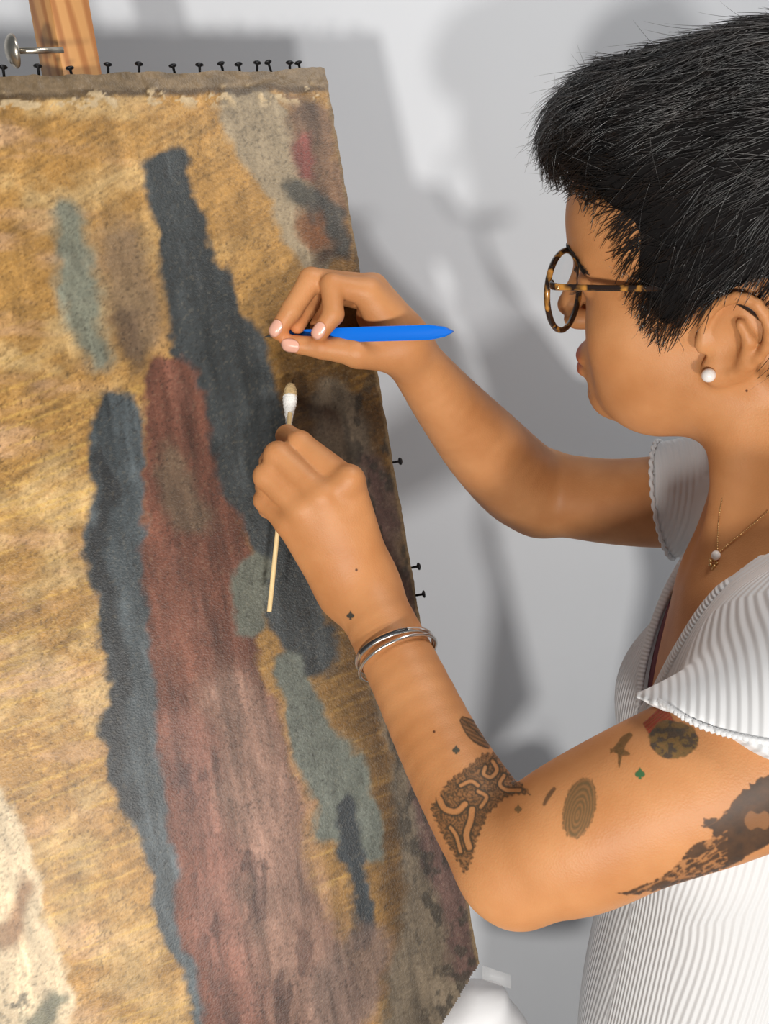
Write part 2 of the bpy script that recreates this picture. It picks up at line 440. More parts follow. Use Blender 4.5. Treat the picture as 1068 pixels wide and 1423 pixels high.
at = nt.nodes.new('ShaderNodeAttribute'); at.attribute_name = 'paint'; tc = nt.nodes.new('ShaderNodeTexCoord')
n1 = nt.nodes.new('ShaderNodeTexNoise'); n1.inputs['Scale'].default_value = 420; n1.inputs['Detail'].default_value = 4
mx = nt.nodes.new('ShaderNodeMix'); mx.data_type = 'RGBA'; mx.blend_type = 'OVERLAY'; mx.inputs['Factor'].default_value = .35
nt.links.new(tc.outputs['Object'], n1.inputs['Vector']); nt.links.new(at.outputs['Color'], mx.inputs['A']); nt.links.new(n1.outputs['Fac'], mx.inputs['B'])
nt.links.new(mx.outputs['Result'], b.inputs['Base Color'])
n2 = nt.nodes.new('ShaderNodeTexNoise'); n2.inputs['Scale'].default_value = 700; n2.inputs['Detail'].default_value = 3
bp = nt.nodes.new('ShaderNodeBump'); bp.inputs['Strength'].default_value = .45; bp.inputs['Distance'].default_value = .0006
nt.links.new(tc.outputs['Object'], n2.inputs['Vector']); nt.links.new(n2.outputs['Fac'], bp.inputs['Height']); nt.links.new(bp.outputs[0], b.inputs['Normal'])
b.inputs['Roughness'].default_value = .42; b.inputs['Specular IOR Level'].default_value = .4
M['paint'] = mt
paint_root = empty('painting', pt(PW / 2, PH, -.012))
tag(paint_root, 'old unframed canvas painting in gold ochre, slate blue and rose on the easel', 'painting')
used = np.unique(Q); remap = np.full(NU * NV, -1); remap[used] = np.arange(len(used))
co = np_mesh('canvas', Vc[used], remap[Q], M['paint'], paint_root)
ca = co.data.color_attributes.new('paint', 'FLOAT_COLOR', 'POINT')
ca.data.foreach_set('color', np.concatenate([C_[used], np.ones((len(used), 1))], 1).astype(np.float32).ravel())
co['label'] = 'worn oil paint on canvas with flaked top margin'
if co.data.polygons[0].normal @ Vector(EN) < 0: co.data.flip_normals()
# stretcher bars behind the canvas
def bar(u0, v0, u1, v1, w=.045, t=.018):
    a = pt(u0, v0, -.0025 - t / 2); c = pt(u1, v1, -.0025 - t / 2); ax = unit(c - a); ay = np.cross(EN, ax)
    auto_sharp(MB().box((a + c) / 2, ax, ay, EN, np.linalg.norm(c - a) / 2, w / 2, t / 2, .0015).build('stretcher_bar', M['stretcher'], paint_root))
bar(.003, .0255, PW - .003, .0255); bar(.0255, .049, .0255, cv - .012); bar(PW - .0255, .049, PW - .0255, PH - .02); bar(.075, PH - .0245, PW - .003, PH - .0245); bar(.05, PH * .52, PW - .05, PH * .52, .04)
# tacks along the top edge and a few on the right edge
def tack(base, d):
    d = unit(d); m = MB().lathe(base - d * .0005, d, [(0, .0009), (.0075, .0010), (.0085, .0030), (.0093, .0032), (.0101, .0022), (.0103, 0)], 10)
    return m.build('tack', M['black_metal'], paint_root)
up = -EV
for i, px in enumerate([4, 53, 100, 150, 193, 244, 278, 312, 335, 358, 379, 404, 420, -40, -85]):
    u, v = on_plane(px, 99); tack(pt(u, random.uniform(-.001, .002), -.004), up + .25 * EN * random.uniform(.4, 1.4) + EU * random.uniform(-.25, .25))
for py in (792, 832, 640, 1010):
    u, v = on_plane(560, py); tack(pt(.001, v, -.004), -EU * 1 + EN * random.uniform(-.1, .4))

# ------------------------------------------------------------------ easel
mt, nt, b = new_mat('pine')
tc = nt.nodes.new('ShaderNodeTexCoord'); mp = nt.nodes.new('ShaderNodeMapping')
mp.inputs['Scale'].default_value = (60, 60, 5)
wv = nt.nodes.new('ShaderNodeTexWave'); wv.wave_type = 'BANDS'; wv.bands_direction = 'DIAGONAL'; wv.inputs['Scale'].default_value = .8; wv.inputs['Distortion'].default_value = 7.5; wv.inputs['Detail'].default_value = 2.5; wv.inputs['Detail Scale'].default_value = .6
rp = nt.nodes.new('ShaderNodeValToRGB'); e = rp.color_ramp.elements
e[0].color = (*lin(182, 116, 58), 1); e[1].color = (*lin(216, 156, 92), 1); e[0].position = .05; e[1].position = .6
nt.links.new(tc.outputs['Object'], mp.inputs['Vector']); nt.links.new(mp.outputs[0], wv.inputs['Vector']); nt.links.new(wv.outputs['Fac'], rp.inputs[0]); nt.links.new(rp.outputs[0], b.inputs['Base Color'])
b.inputs['Roughness'].default_value = .5
M['pine'] = mt
axis = -EV
pu, pv = on_plane(99, 99, -.05)
pc = pt(pu, 0, -.05)
vw = np.array([0, 0, CAM_H]) - pc; vw = unit(vw - axis * (vw @ axis)); side = np.cross(vw, axis)
if side[0] < 0: side = -side
nR = math.cos(math.radians(30)) * vw + math.sin(math.radians(30)) * side; nLf = np.cross(axis, nR)
if nLf[0] > 0: nLf = -nLf
drop = (pc[2] - .0) / (-EV[2] * -1) if EV[2] else 1
vlen = pc[2] / -EV[2]
easel = empty('easel', (float((pc + EV * vlen)[0]), float((pc + EV * vlen)[1]), 0.0))
tag(easel, 'orange pine easel with a round-headed bolt near the post top', 'easel')
def local_box(name, c, ax, ay, az, hx, hy, hz, mat, parent, bev=.0015):
    o = auto_sharp(MB().box((0, 0, 0), (1, 0, 0), (0, 1, 0), (0, 0, 1), hx, hy, hz, bev).build(name, mat, None))
    R = Matrix((tuple(ax) + (0,), tuple(ay) + (0,), tuple(az) + (0,), (0, 0, 0, 1))).transposed()
    o.matrix_world = Matrix.Translation(Vector(c)) @ R
    mw = o.matrix_world.copy(); o.parent = parent; o.matrix_parent_inverse = Matrix.Translation(-Vector(parent.location)); o.matrix_basis = mw
    return o
upl = .26; half = .0165
c0 = pc + axis * upl; c1 = pc + EV * (vlen - .012)
local_box('post', (c0 + c1) / 2, nR, np.cross(axis, nR), axis, half, half, np.linalg.norm(c0 - c1) / 2, M['pine'], easel)
# tray that carries the painting, rear leg and foot bar
tc_ = pt(PW / 2 + .06, PH + .013, -.012); local_box('tray', tc_, EU, EN, EV, .20, .03, .013, M['pine'], easel)
hz = np.array([EN[0], EN[1], 0]); hz = unit(hz); sd = np.cross(hz, [0, 0, 1.])
topb = pc + EV * .12; ft = topb - hz * .11; ft = np.array([ft[0], ft[1], 0.02])
ax_ = unit(topb - ft); ay_ = sd; local_box('rear_leg', (topb + ft) / 2, unit(np.cross(ay_, ax_)), ay_, ax_, .015, .02, np.linalg.norm(topb - ft) / 2, M['pine'], easel)
fb = pc + EV * (vlen - .02); local_box('foot_bar', (fb[0], fb[1], .022), sd, hz, (0, 0, 1), .26, .025, .022, M['pine'], easel)
# carriage bolt
a = P(64, 70, .638); hdp = P(22, 71, .628); dr = unit(hdp - a)
bo = MB().tube([a - dr * .012, hdp], .0021, 14).build('bolt', M['steel'], easel); bo['label'] = 'steel bolt shank with a domed round head'
hb = MB().lathe(hdp, dr + .35 * vw * 0, [(-.001, .0025), (0, .0105), (.0012, .0112), (.0030, .0104), (.0052, .0078), (.0066, .0042), (.0071, 0)], 24).build('bolt_head', M['steel'], easel)

# ------------------------------------------------------------------ white wrapped bundle behind the painting's lower corner
def bundle():
    m = Model(); c = P(650, 1440, .735)
    m.group(.02, [(Cone(P(676, 1402, .765), P(694, 1470, .775), .022, .030), '+', .015), (Cone(P(640, 1424, .765), P(640, 1560, .78), .027, .05), '+', .02),
                  (Cone(P(660, 1480, .775), P(670, 1700, .80), .045, .06), '+', .03)])
    lo = P(560, 1700, .70) - .12; hi = P(720, 1350, .80) + .12
    def F(p, cull=None):
        d = m(p, cull); return d + .0022 * np.sin(p[:, 0] * 120 + 2.5 * np.sin(p[:, 2] * 70)) * np.sin(p[:, 2] * 45 + p[:, 0] * 60)
    V, Q = surface_net(F, np.minimum(lo, hi), np.maximum(lo, hi), .003)
    o = np_mesh('cloth_bundle', V, Q, M['cloth']); return tag(o, 'white wrapped bundle behind the lower corner of the painting', 'bundle')
bundle()
# ------------------------------------------------------------------ the person: one continuous body
def chain(*js):
    js = [J(*j) for j in js]
    return [(Cone(a[0], b[0], a[1], b[1]), '+', .004) for a, b in zip(js[:-1], js[1:])]
def withk(items, k): return [(s, o, k) for s, o, _ in items]
def he(f, l, u, rf, rl, ru, rot=None):
    Mx = HM if rot is None else rot @ HM
    return Ell(hd(f, l, u), (rf, rl, ru), Mx)
def hc(a, b, ra, rb): return Cone(hd(*a), hd(*b), ra, rb)
def te(f, l, u, rf, rl, ru): return Ell(tr(f, l, u), (rf, rl, ru), TMAT)

body = Model()
# head
hg = [(he(-.008, 0, .045, .100, .074, .088), '+', 0), (he(.049, 0, .060, .055, .064, .058), '+', .03), (he(.038, 0, -.020, .046, .057, .064), '+', .03)]
for s in (1, -1):
    hg += [(he(.056, s * .040, -.014, .024, .022, .026), '+', .022), (hc((.002, s * .050, -.044), (.062, s * .014, -.0755), .016, .011), '+', .025),
           (he(.030, s * .042, -.045, .036, .018, .036), '+', .03)]
hg += [(he(.042, 0, -.054, .040, .038, .028), '+', .03), (he(.0725, 0, -.0785, .0150, .022, .0140), '+', .013), (he(.074, 0, -.050, .019, .023, .025), '+', .016)]
for s in (1, -1):
    hg += [(hc((.090, s * .010, .036), (.076, s * .046, .038), .007, .006), '+', .014),
           (he(.094, s * .033, .023, .014, .018, .012), '-', .012), (he(.077, s * .032, .021, .0145, .015, .0125), '+', .004),
           (he(.0905, s * .032, .016, .006, .015, .0016), '-', .0015)]
hg += [(hc((.090, 0, .026), (.106, 0, -.010), .0065, .0085), '+', .012)]
for s in (1, -1): hg += [(he(.096, s * .011, -.017, .011, .007, .007), '+', .006), (he(.099, s * .006, -.023, .004, .003, .003), '-', .002)]
hg += [(he(.0905, 0, -.0455, .0090, .021, .0055), '+', .004), (he(.0900, 0, -.0560, .0090, .019, .0064), '+', .003), (hc((.0985, 0, -.0504), (.086, .026, -.0515), .0009, .0009), '-', .002), (hc((.0985, 0, -.0504), (.086, -.026, -.0515), .0009, .0009), '-', .002),
       (he(.086, 0, -.0655, .006, .014, .004), '-', .010)]
body.group(0, hg)
# ears
for s in (1, -1):
    hx = [(.003, .071, .004), (.003, .075, .015), (-.003, .079, .026), (-.014, .082, .0325), (-.026, .085, .030), (-.034, .086, .018), (-.034, .084, .003), (-.026, .080, -.010), (-.016, .0765, -.018), (-.007, .0735, -.0225)]
    hx = [(a, l * s, u) for a, l, u in smooth_path(hx, 2)]
    eg = [(Ell(hd(-.016, s * .074, .006), (.019, .0055, .028), (np.array([[1, s * -.18, 0], [s * .18, 1, 0], [0, 0, 1]]) @ HM)), '+', 0)]
    eg += [(he(-.013, s * .084, .004, .011, .009, .013), '-', .004), (hc((-.011, s * .084, .021), (-.024, s * .089, .022), .004, .004), '-', .004), (hc((-.024, s * .089, .022), (-.029, s * .0895, .004), .0038, .003), '-', .004)]
    eg += [(hc(a, b, .0032, .0032), '+', .0025) for a, b in zip(hx[:-1], hx[1:])]
    eg += [(hc((-.022, s * .080, -.010), (-.024, s * .082, .006), .0034, .0034), '+', .004), (hc((-.024, s * .082, .006), (-.018, s * .083, .017), .0034, .003), '+', .004)]
    eg += [(he(-.005, s * .0725, -.0185, .0075, .0048, .0085), '+', .005), (he(.003, s * .074, -.001, .0050, .0042, .0070), '+', .004), (he(-.009, s * .083, -.003, .0075, .007, .009), '-', .003)]
    body.group(.005, eg)
# neck, shoulders and upper trunk
nk = [(Cone(hd(-.016, 0, -.026), tr(-.016, 0, .020), .052, .056), '+', 0),
      (Cone(hd(-.020, .050, -.035), tr(.055, .012, -.035), .013, .010), '+', .02), (Cone(hd(-.020, -.050, -.035), tr(.055, -.012, -.035), .013, .010), '+', .02),
      (Cone(tr(-.03, 0, .05), tr(-.03, .12, -.005), .040, .032), '+', .04), (Cone(tr(-.03, 0, .05), tr(-.03, -.12, -.005), .040, .032), '+', .04),
      (te(.000, 0, -.13, .090, .132, .165), '+', .04), (te(.050, .068, -.160, .050, .055, .056), '+', .03), (te(.050, -.068, -.160, .050, .055, .056), '+', .03),
      (Cone(tr(.058, .018, -.03), tr(.03, .13, -.008), .009, .012), '+', .02), (Cone(tr(.058, -.018, -.03), tr(.03, -.13, -.008), .009, .012), '+', .02),
      (te(.000, 0, -.29, .078, .108, .13), '+', .04)]
body.group(.022, nk)
# near arm
ARM_N = [(1235, 925, .455, 122), (1100, 1020, .465, 121), (1000, 1072, .472, 117), (880, 1122, .482, 107), (790, 1166, .492, 100), (712, 1197, .502, 75)]
body.group(.03, withk(chain(*smooth_path(ARM_N, 5)), .001))
FORE_N = [(712, 1197, .502, 75), (676, 1148, .520, 70), (618, 1050, .553, 59), (560, 930, .592, 51), (515, 840, .622, 47), (497, 806, .632, 46)]
body.group(.008, withk(chain(*smooth_path(FORE_N, 5)), .001) + [(Cone(P(704, 1226, .506), P(722, 1236, .500), .016, .017), '+', .02)])
# near hand
hn = withk(chain((512, 815, .632, 38), (484, 672, .602, 23)) + chain((502, 820, .628, 36), (449, 690, .598, 22)) + chain((486, 820, .630, 34), (420, 708, .602, 21)) + chain((474, 822, .634, 32), (400, 727, .611, 18))
           + chain((490, 800, .640, 42), (440, 706, .622, 34)), .012)
body.group(.014, hn)
FN = {'index': [(484, 672, .602, 22.5), (416, 617, .617, 18.5), (399, 606, .638, 15.5), (398, 609, .650, 13)],
      'middle': [(449, 690, .599, 21), (386, 633, .608, 19.5), (377, 642, .634, 16.5), (392, 655, .648, 13.5)],
      'ring': [(420, 708, .603, 20.5), (371, 662, .609, 19), (371, 676, .636, 16), (390, 688, .648, 13)],
      'pinky': [(401, 727, .611, 18.5), (369, 695, .619, 16.5), (373, 706, .640, 14), (390, 714, .649, 11.5)],
      'thumb': [(480, 780, .645, 24), (446, 712, .662, 20), (420, 652, .664, 16.5), (405, 615, .657, 13)]}
for nme, ch in FN.items(): body.group(.0035 if nme != 'thumb' else .006, withk(chain(*ch), .0025))
body.group(.006, [(Cone(*[q for q in (P(486, 664, .595), P(480, 672, .597))], .0085, .0085), '+', 0)])
# far arm
ARM_F = [(1055, 672, .745, 78), (985, 690, .765, 68), (920, 697, .785, 64), (850, 697, .805, 59), (790, 690, .822, 57), (752, 686, .832, 60)]
body.group(.03, withk(chain(*smooth_path(ARM_F, 5)), .001))
FORE_F = [(752, 686, .832, 60), (720, 668, .815, 61), (672, 620, .775, 57), (622, 562, .732, 47), (580, 508, .698, 38), (556, 478, .680, 36)]
body.group(.006, withk(chain(*smooth_path(FORE_F, 5)), .001))
# far hand
hf = withk(chain((556, 472, .680, 33), (510, 407, .655, 21)) + chain((558, 468, .688, 30), (518, 400, .668, 20)) + chain((560, 468, .694, 28), (522, 404, .682, 18)) + chain((560, 475, .698, 26), (522, 420, .694, 16))
           + chain((560, 487, .678, 30), (500, 489, .664, 21)) + chain((545, 460, .690, 26), (515, 440, .684, 20)), .010)
body.group(.012, hf)
FF = {'index': [(512, 406, .655, 19), (461, 396, .645, 16), (463, 437, .643, 14.5), (444, 463, .645, 12)],
      'middle': [(518, 400, .668, 18.5), (432, 389, .654, 17), (405, 431, .652, 14.5), (385, 460, .654, 12)],
      'ring': [(522, 402, .682, 17), (440, 390, .672, 15), (424, 430, .667, 13.5), (413, 453, .662, 11)],
      'pinky': [(522, 420, .694, 15), (462, 408, .688, 13.5), (448, 440, .684, 12), (440, 452, .678, 10)],
      'thumb': [(545, 488, .676, 24), (494, 489, .662, 20), (447, 483, .658, 15.5), (402, 478, .657, 11.5)]}
for nme, ch in FF.items(): body.group(.0035 if nme != 'thumb' else .006, withk(chain(*ch), .0025))

# trunk is only modelled down to where the shirt covers it
lo = np.array([-.16, .30, .93]); hi = np.array([.50, .92, 1.76])
V, Q = surface_net(body, lo, hi, .0018)
BV, BQ = V, Q

# skin
mt, nt, b = new_mat('skin')
tc = nt.nodes.new('ShaderNodeTexCoord'); n1 = nt.nodes.new('ShaderNodeTexNoise'); n1.inputs['Scale'].default_value = 26; n1.inputs['Detail'].default_value = 6
rp = nt.nodes.new('ShaderNodeValToRGB'); e = rp.color_ramp.elements; e[0].position = .3; e[1].position = .72
e[0].color = (*lin(186, 125, 76), 1); e[1].color = (*lin(205, 145, 95), 1)
at = nt.nodes.new('ShaderNodeAttribute'); at.attribute_name = 'tint'
mx = nt.nodes.new('ShaderNodeMix'); mx.data_type = 'RGBA'; mx.blend_type = 'MULTIPLY'; mx.inputs['Factor'].default_value = 1
nt.links.new(tc.outputs['Object'], n1.inputs['Vector']); nt.links.new(n1.outputs['Fac'], rp.inputs[0]); nt.links.new(rp.outputs[0], mx.inputs['A']); nt.links.new(at.outputs['Color'], mx.inputs['B'])
nt.links.new(mx.outputs['Result'], b.inputs['Base Color'])
n2 = nt.nodes.new('ShaderNodeTexNoise'); n2.inputs['Scale'].default_value = 650; n2.inputs['Detail'].default_value = 2
n3 = nt.nodes.new('ShaderNodeTexVoronoi'); n3.inputs['Scale'].default_value = 900
ad = nt.nodes.new('ShaderNodeMath'); ad.operation = 'ADD'
bp = nt.nodes.new('ShaderNodeBump'); bp.inputs['Strength'].default_value = .16; bp.inputs['Distance'].default_value = .0005
nt.links.new(tc.outputs['Object'], n2.inputs['Vector']); nt.links.new(tc.outputs['Object'], n3.inputs['Vector']); nt.links.new(n2.outputs['Fac'], ad.inputs[0]); nt.links.new(n3.outputs['Distance'], ad.inputs[1])
nt.links.new(ad.outputs[0], bp.inputs['Height']); nt.links.new(bp.outputs[0], b.inputs['Normal'])
b.inputs['Roughness'].default_value = .5; b.inputs['Specular IOR Level'].default_value = .35
b.inputs['Subsurface Weight'].default_value = .12; b.inputs['Subsurface Radius'].default_value = (1.0, .35, .2); b.inputs['Subsurface Scale'].default_value = .006
M['skin'] = mt

person = empty('person', (float(tr(0, 0, 0)[0]), float(tr(0, 0, 0)[1]), 0.0))
tag(person, 'short-haired person in a white ribbed top, working on the painting with both hands', 'person')
bo = np_mesh('body', V, Q, M['skin'], person)
bo['label'] = 'tan skin of the head, neck, arms and hands'
tint = np.ones((len(V), 4), np.float32)
def soft_tint(c, r, col, Mx=HM, inner=.7):
    q = ((V - c) @ Mx.T) / np.asarray(r); d = np.sqrt((q ** 2).sum(1)); m = sst(1.0, inner, d)[:, None]
    tint[:, :3] = tint[:, :3] * (1 - m) + tint[:, :3] * np.asarray(col)[None] * m
soft_tint(hd(.093, 0, -.0455), (.013, .024, .0068), (.80, .38, .40)); soft_tint(hd(.093, 0, -.0562), (.013, .021, .0078), (.82, .40, .42))
soft_tint(hd(.060, .042, -.02), (.03, .03, .03), (1.0, .93, .91), inner=.1)
for ch in list(FN.values()) + list(FF.values()):
    soft_tint(P(*ch[-1][:3]), (.016,) * 3, (1.03, .90, .86), np.eye(3), .2)
    soft_tint(P(*ch[1][:3]), (.012,) * 3, (.99, .92, .88), np.eye(3), .1)
ta = bo.data.color_attributes.new('tint', 'FLOAT_COLOR', 'POINT'); ta.data.foreach_set('color', tint.ravel())
bvh = BVHTree.FromPolygons([tuple(v) for v in V.tolist()], Q.tolist())
def skin_hit(px, py):
    o = Vector((0, 0, CAM_H)); r = bvh.ray_cast(o, Vector(P(px, py, 1.0)) - o); return r
# ------------------------------------------------------------------ shirt
V_U = [-.145, -.135, -.10, -.05, .02, .06]
def v_near(u): return np.interp(u, V_U, [-.02, .008, .028, .039, .044, .050])
def v_far(u): return np.interp(u, V_U, [.02, -.006, -.026, -.046, -.070, -.074])
class VWedge:
    c = tr(.08, 0, -.03); R = .2
    def __call__(s, p):
        q = p - TM; f = q @ TF; l = q @ TL_; u = q @ TU
        return np.maximum(np.maximum(l - v_near(u), v_far(u) - l) * .9, -f - .01)
hemN = P(950, 992, .46); hN = np.cross(unit(P(1068, 1035, .44) - P(917, 976, .47)), unit(P(950, 992, .46) - np.array([0, 0, CAM_H])))
if hN[2] > 0: hN = -hN
hN = unit(hN)
axF = unit(P(850, 697, .805) - SH_F); hemF = P(924, 690, .778)
shirt = Model()
shirt.group(0, [(te(.000, 0, -.13, .097, .138, .170), '+', 0), (te(.050, .068, -.160, .058, .063, .064), '+', .03), (te(.050, -.068, -.160, .058, .063, .064), '+', .03),
                (te(.028, .098, -.055, .058, .050, .080), '+', .03), (te(.014, 0, -.31, .096, .124, .17), '+', .05), (te(.012, 0, -.46, .106, .152, .16), '+', .05),
                (Cone(tr(-.03, 0, .05), tr(-.03, .12, -.002), .046, .042), '+', .04), (Cone(tr(-.03, 0, .05), tr(-.03, -.12, -.002), .046, .044), '+', .04), (Cone(tr(-.012, -.105, -.020), SH_F + TU * -.004, .056, .056), '+', .03),
                ])
slN = [(1235, 925, .455, 138), (1130, 1003, .461, 138), (1030, 1056, .466, 137), (950, 1088, .470, 133)]
shirt.group(.05, [(Inter(s, Half(hemN, hN)), '+', .01) for s, _, _ in chain(*slN)])
def far_sleeve():
    js = [J(*j) for j in [(1055, 672, .745, 92), (985, 690, .765, 84), (905, 695, .788, 79)]]
    return [(Inter(Cone(a[0], b[0], a[1], b[1]), Half(hemF, axF)), '+', .01) for a, b in zip(js[:-1], js[1:])]
shirt.group(.02, far_sleeve())
shirt.g.append((0, []))
nkc = Cone(hd(-.030, 0, -.020), tr(-.01, 0, .02), .062, .066)
vw_ = VWedge()
def shirt_sdf(p, cull=None):
    d = shirt(p, cull)
    d = smax(d, -vw_(p), .003); d = smax(d, -nkc(p), .006)
    q = p - TM
    # soft folds running from the armpit
    l = q @ TL_; f = q @ TF; u = q @ TU
    d = d + .0016 * np.sin(f * 95 + u * 60) * sst(.05, .12, l) * sst(-.2, -.05, u)
    d = np.maximum(d, -(u + .50))
    return d
lo = tr(0, 0, 0) + np.array([-.24, -.36, -.56]); hi = tr(0, 0, 0) + np.array([.24, .36, .14])
SV, SQ = surface_net(shirt_sdf, lo, hi, .0028)
mt, nt, b = new_mat('ribbed_white_knit')
at = nt.nodes.new('ShaderNodeAttribute'); at.attribute_name = 'rib'
sn = nt.nodes.new('ShaderNodeMath'); sn.operation = 'SINE'; ml = nt.nodes.new('ShaderNodeMath'); ml.operation = 'MULTIPLY'; ml.inputs[1].default_value = 2 * math.pi / .0050
nt.links.new(at.outputs['Fac'], ml.inputs[0]); nt.links.new(ml.outputs[0], sn.inputs[0])
bp = nt.nodes.new('ShaderNodeBump'); bp.inputs['Strength'].default_value = .38; bp.inputs['Distance'].default_value = .0011
nt.links.new(sn.outputs[0], bp.inputs['Height']); nt.links.new(bp.outputs[0], b.inputs['Normal'])
b.inputs['Base Color'].default_value = (.72, .72, .725, 1); b.inputs['Roughness'].default_value = .9; b.inputs['Specular IOR Level'].default_value = .2
b.inputs['Sheen Weight'].default_value = .1
M['knit'] = mt
so = np_mesh('shirt', SV, SQ, M['knit'], person); so['label'] = 'white ribbed short-sleeved top with a deep V neck'
q = SV - TM; f = q @ TF; l = q @ TL_; u = q @ TU; al = np.abs(l)
rib = np.where(al < .06, .08 * math.pi / 2 + (.06 - al), np.maximum(.08, np.hypot(f, al - .06)) * np.arctan2(f, np.maximum(al - .06, 1e-6))) + .10 * u
ra = so.data.attributes.new('rib', 'FLOAT', 'POINT'); ra.data.foreach_set('value', rib.astype(np.float32))
sbvh = BVHTree.FromPolygons([tuple(v) for v in SV.tolist()], SQ.tolist())
# knitted bands along the neck opening
def band(sign):
    pts = []; nrm = []
    for t in np.linspace(0, 1, 26):
        uu_ = -.138 + .166 * t; ll = float(v_near(uu_)) + .003 if sign > 0 else float(v_far(uu_)) - .003
        o = tr(.25, ll, uu_); h = sbvh.ray_cast(Vector(o), Vector(-TF))
        if h[0] is None: continue
        pts.append(np.array(h[0]) - TF * .0005); nrm.append(np.array(h[1]))
    pts = np.array(pts)
    for _ in range(3): pts[1:-1] = (pts[:-2] + pts[1:-1] * 2 + pts[2:]) / 4
    bo_ = MB().tube(pts, .0062, 12, True, .42, ref=TL_ * sign + .3 * TU).build('neckband', M['knit'], person)
    a = bo_.data.attributes.new('rib', 'FLOAT', 'POINT'); a.data.foreach_set('value', np.repeat(np.linspace(0, .3, len(pts)), 12).astype(np.float32))
    return bo_
band(1); band(-1)
# scalloped hems of the sleeves
def hem(center, normal, axis_pt, model, n, name='hem'):
    normal = unit(normal); a = unit(np.cross(normal, [0.1, .3, 1])); c = np.cross(normal, a); pts = []
    for k in range(n):
        th = 2 * math.pi * k / n; d = math.cos(th) * a + math.sin(th) * c
        lo_, hi_ = 0.0, .14
        if shirt(np.array([axis_pt - normal * .002]))[0] > 0: return
        for _ in range(24):
            m_ = (lo_ + hi_) / 2
            if shirt(np.array([axis_pt - normal * .0015 + d * m_]))[0] < 0: lo_ = m_
            else: hi_ = m_
        pts.append(axis_pt + d * (lo_ + .0004 + .0011 * (k % 4 < 2)) + normal * (.0008 * (k % 4 < 2)))
    o = MB().tube(pts, .0017, 6, closed=True).build(name, M['knit'], person)
    a_ = o.data.attributes.new('rib', 'FLOAT', 'POINT'); a_.data.foreach_set('value', np.zeros(len(pts) * 6, np.float32))
hem(hemF, axF, hemF + 0 * axF, None, 120)
def near_hem():
    pts = []
    for k, (x, y) in enumerate(smooth_path([(917, 975), (940, 990), (965, 1004), (1000, 1017), (1035, 1026), (1075, 1033), (1110, 1036)], 14)):
        o = Vector((0, 0, CAM_H)); h = sbvh.ray_cast(o, Vector(P(x, y - 6, 1.0)) - o)
        if h[0] is None or (pts and np.linalg.norm(np.array(h[0]) - pts[-1]) > .012): continue
        pts.append(np.array(h[0]) + np.array(h[1]) * (.0001 + .0004 * (k % 3 == 0)) + hN * (.0018 + .0006 * (k % 3 == 0)))
    o = MB().tube(pts, .0015, 6).build('hem', M['knit'], person)
    a_ = o.data.attributes.new('rib', 'FLOAT', 'POINT'); a_.data.foreach_set('value', np.zeros(len(pts) * 6, np.float32))
near_hem()
# maroon undergarment seen inside the opening
def cup(sign):
    V_ = []; F_ = []; nr, na = 14, 40
    for i in range(nr + 1):
        for k in range(na):
            r = i / nr; th = 2 * math.pi * k / na; l = sign * .056 + .055 * r * math.cos(th); u = -.128 + .076 * r * math.sin(th)
            h = bvh.ray_cast(Vector(tr(.135, l, u)), Vector(-TF)); V_.append(np.array(h[0]) + np.array(h[1]) * (.0014 if r < .97 else -.0004))
    for i in range(nr):
        for k in range(na): F_.append([i * na + k, i * na + (k + 1) % na, (i + 1) * na + (k + 1) % na, (i + 1) * na + k])
    return mesh_obj('undergarment', V_, F_, M['bra'], person)
br = cup(-1); br['label'] = 'maroon fabric inside the neckline'

# trousers and shoes below the frame
def lower():
    m = Model()
    hipc = tr(.015, 0, -.50)
    legs = []
    for s in (1, -1):
        a = tr(.005, s * .072, -.58); k = tr(.03, s * .09, -.87); an = tr(.0, s * .095, 0); an[2] = .09
        legs += [(Cone(a, k, .080, .066), '+', .03), (Cone(k, an, .066, .058), '+', .02)]
    m.group(0, [(te(.010, 0, -.54, .094, .138, .09), '+', 0)] + legs)
    V_, Q_ = surface_net(m, tr(0, 0, 0) + np.array([-.24, -.3, -1.28]), tr(0, 0, 0) + np.array([.24, .3, -.36]), .010)
    np_mesh('trousers', V_, Q_, M['trousers'], person)
    for s in (1, -1):
        m2 = Model(); h_ = tr(-.03, s * .095, 0); h_[2] = .04; t_ = tr(.13, s * .105, 0); t_[2] = .03
        m2.group(0, [(Cone(h_, t_, .038, .029), '+', 0), (Cone(h_ + [0, 0, .05], h_, .04, .036), '+', .02)])
        def G(p, cull=None): return np.maximum(m2(p, cull), .0015 - p[:, 2])
        V2, Q2 = surface_net(G, np.minimum(h_, t_) - .08, np.maximum(h_, t_) + .12, .008)
        np_mesh('shoe', V2, Q2, M['shoe'], person)
lower()

# ------------------------------------------------------------------ hair
HAIR_POLY = np.array([(.135, .135), (.128, .110), (.114, .089), (.097, .091), (.080, .082), (.067, .066), (.058, .050), (.046, .026), (.036, .010), (.027, .000), (.013, .011), (.002, .021), (-.011, .030), (-.026, .038), (-.038, .032), (-.043, .010), (-.040, -.008), (-.032, -.028), (-.050, -.05), (-.09, -.06), (-.15, 0), (-.16, .1), (-.08, .22), (.08, .22)])
def poly_sd(f, u):
    d = np.full(f.shape, 1e9); ins = np.zeros(f.shape, bool); n = len(HAIR_POLY)
    for i in range(n):
        a = HAIR_POLY[i]; c = HAIR_POLY[(i + 1) % n]; e = c - a
        t = np.clip(((f - a[0]) * e[0] + (u - a[1]) * e[1]) / (e @ e), 0, 1)
        d = np.minimum(d, np.hypot(f - a[0] - t * e[0], u - a[1] - t * e[1]))
        cr = ((a[1] > u) != (c[1] > u)) & (f < (c[0] - a[0]) * (u - a[1]) / (c[1] - a[1] + 1e-12) + a[0]); ins ^= cr
    return np.where(ins, -d, d)
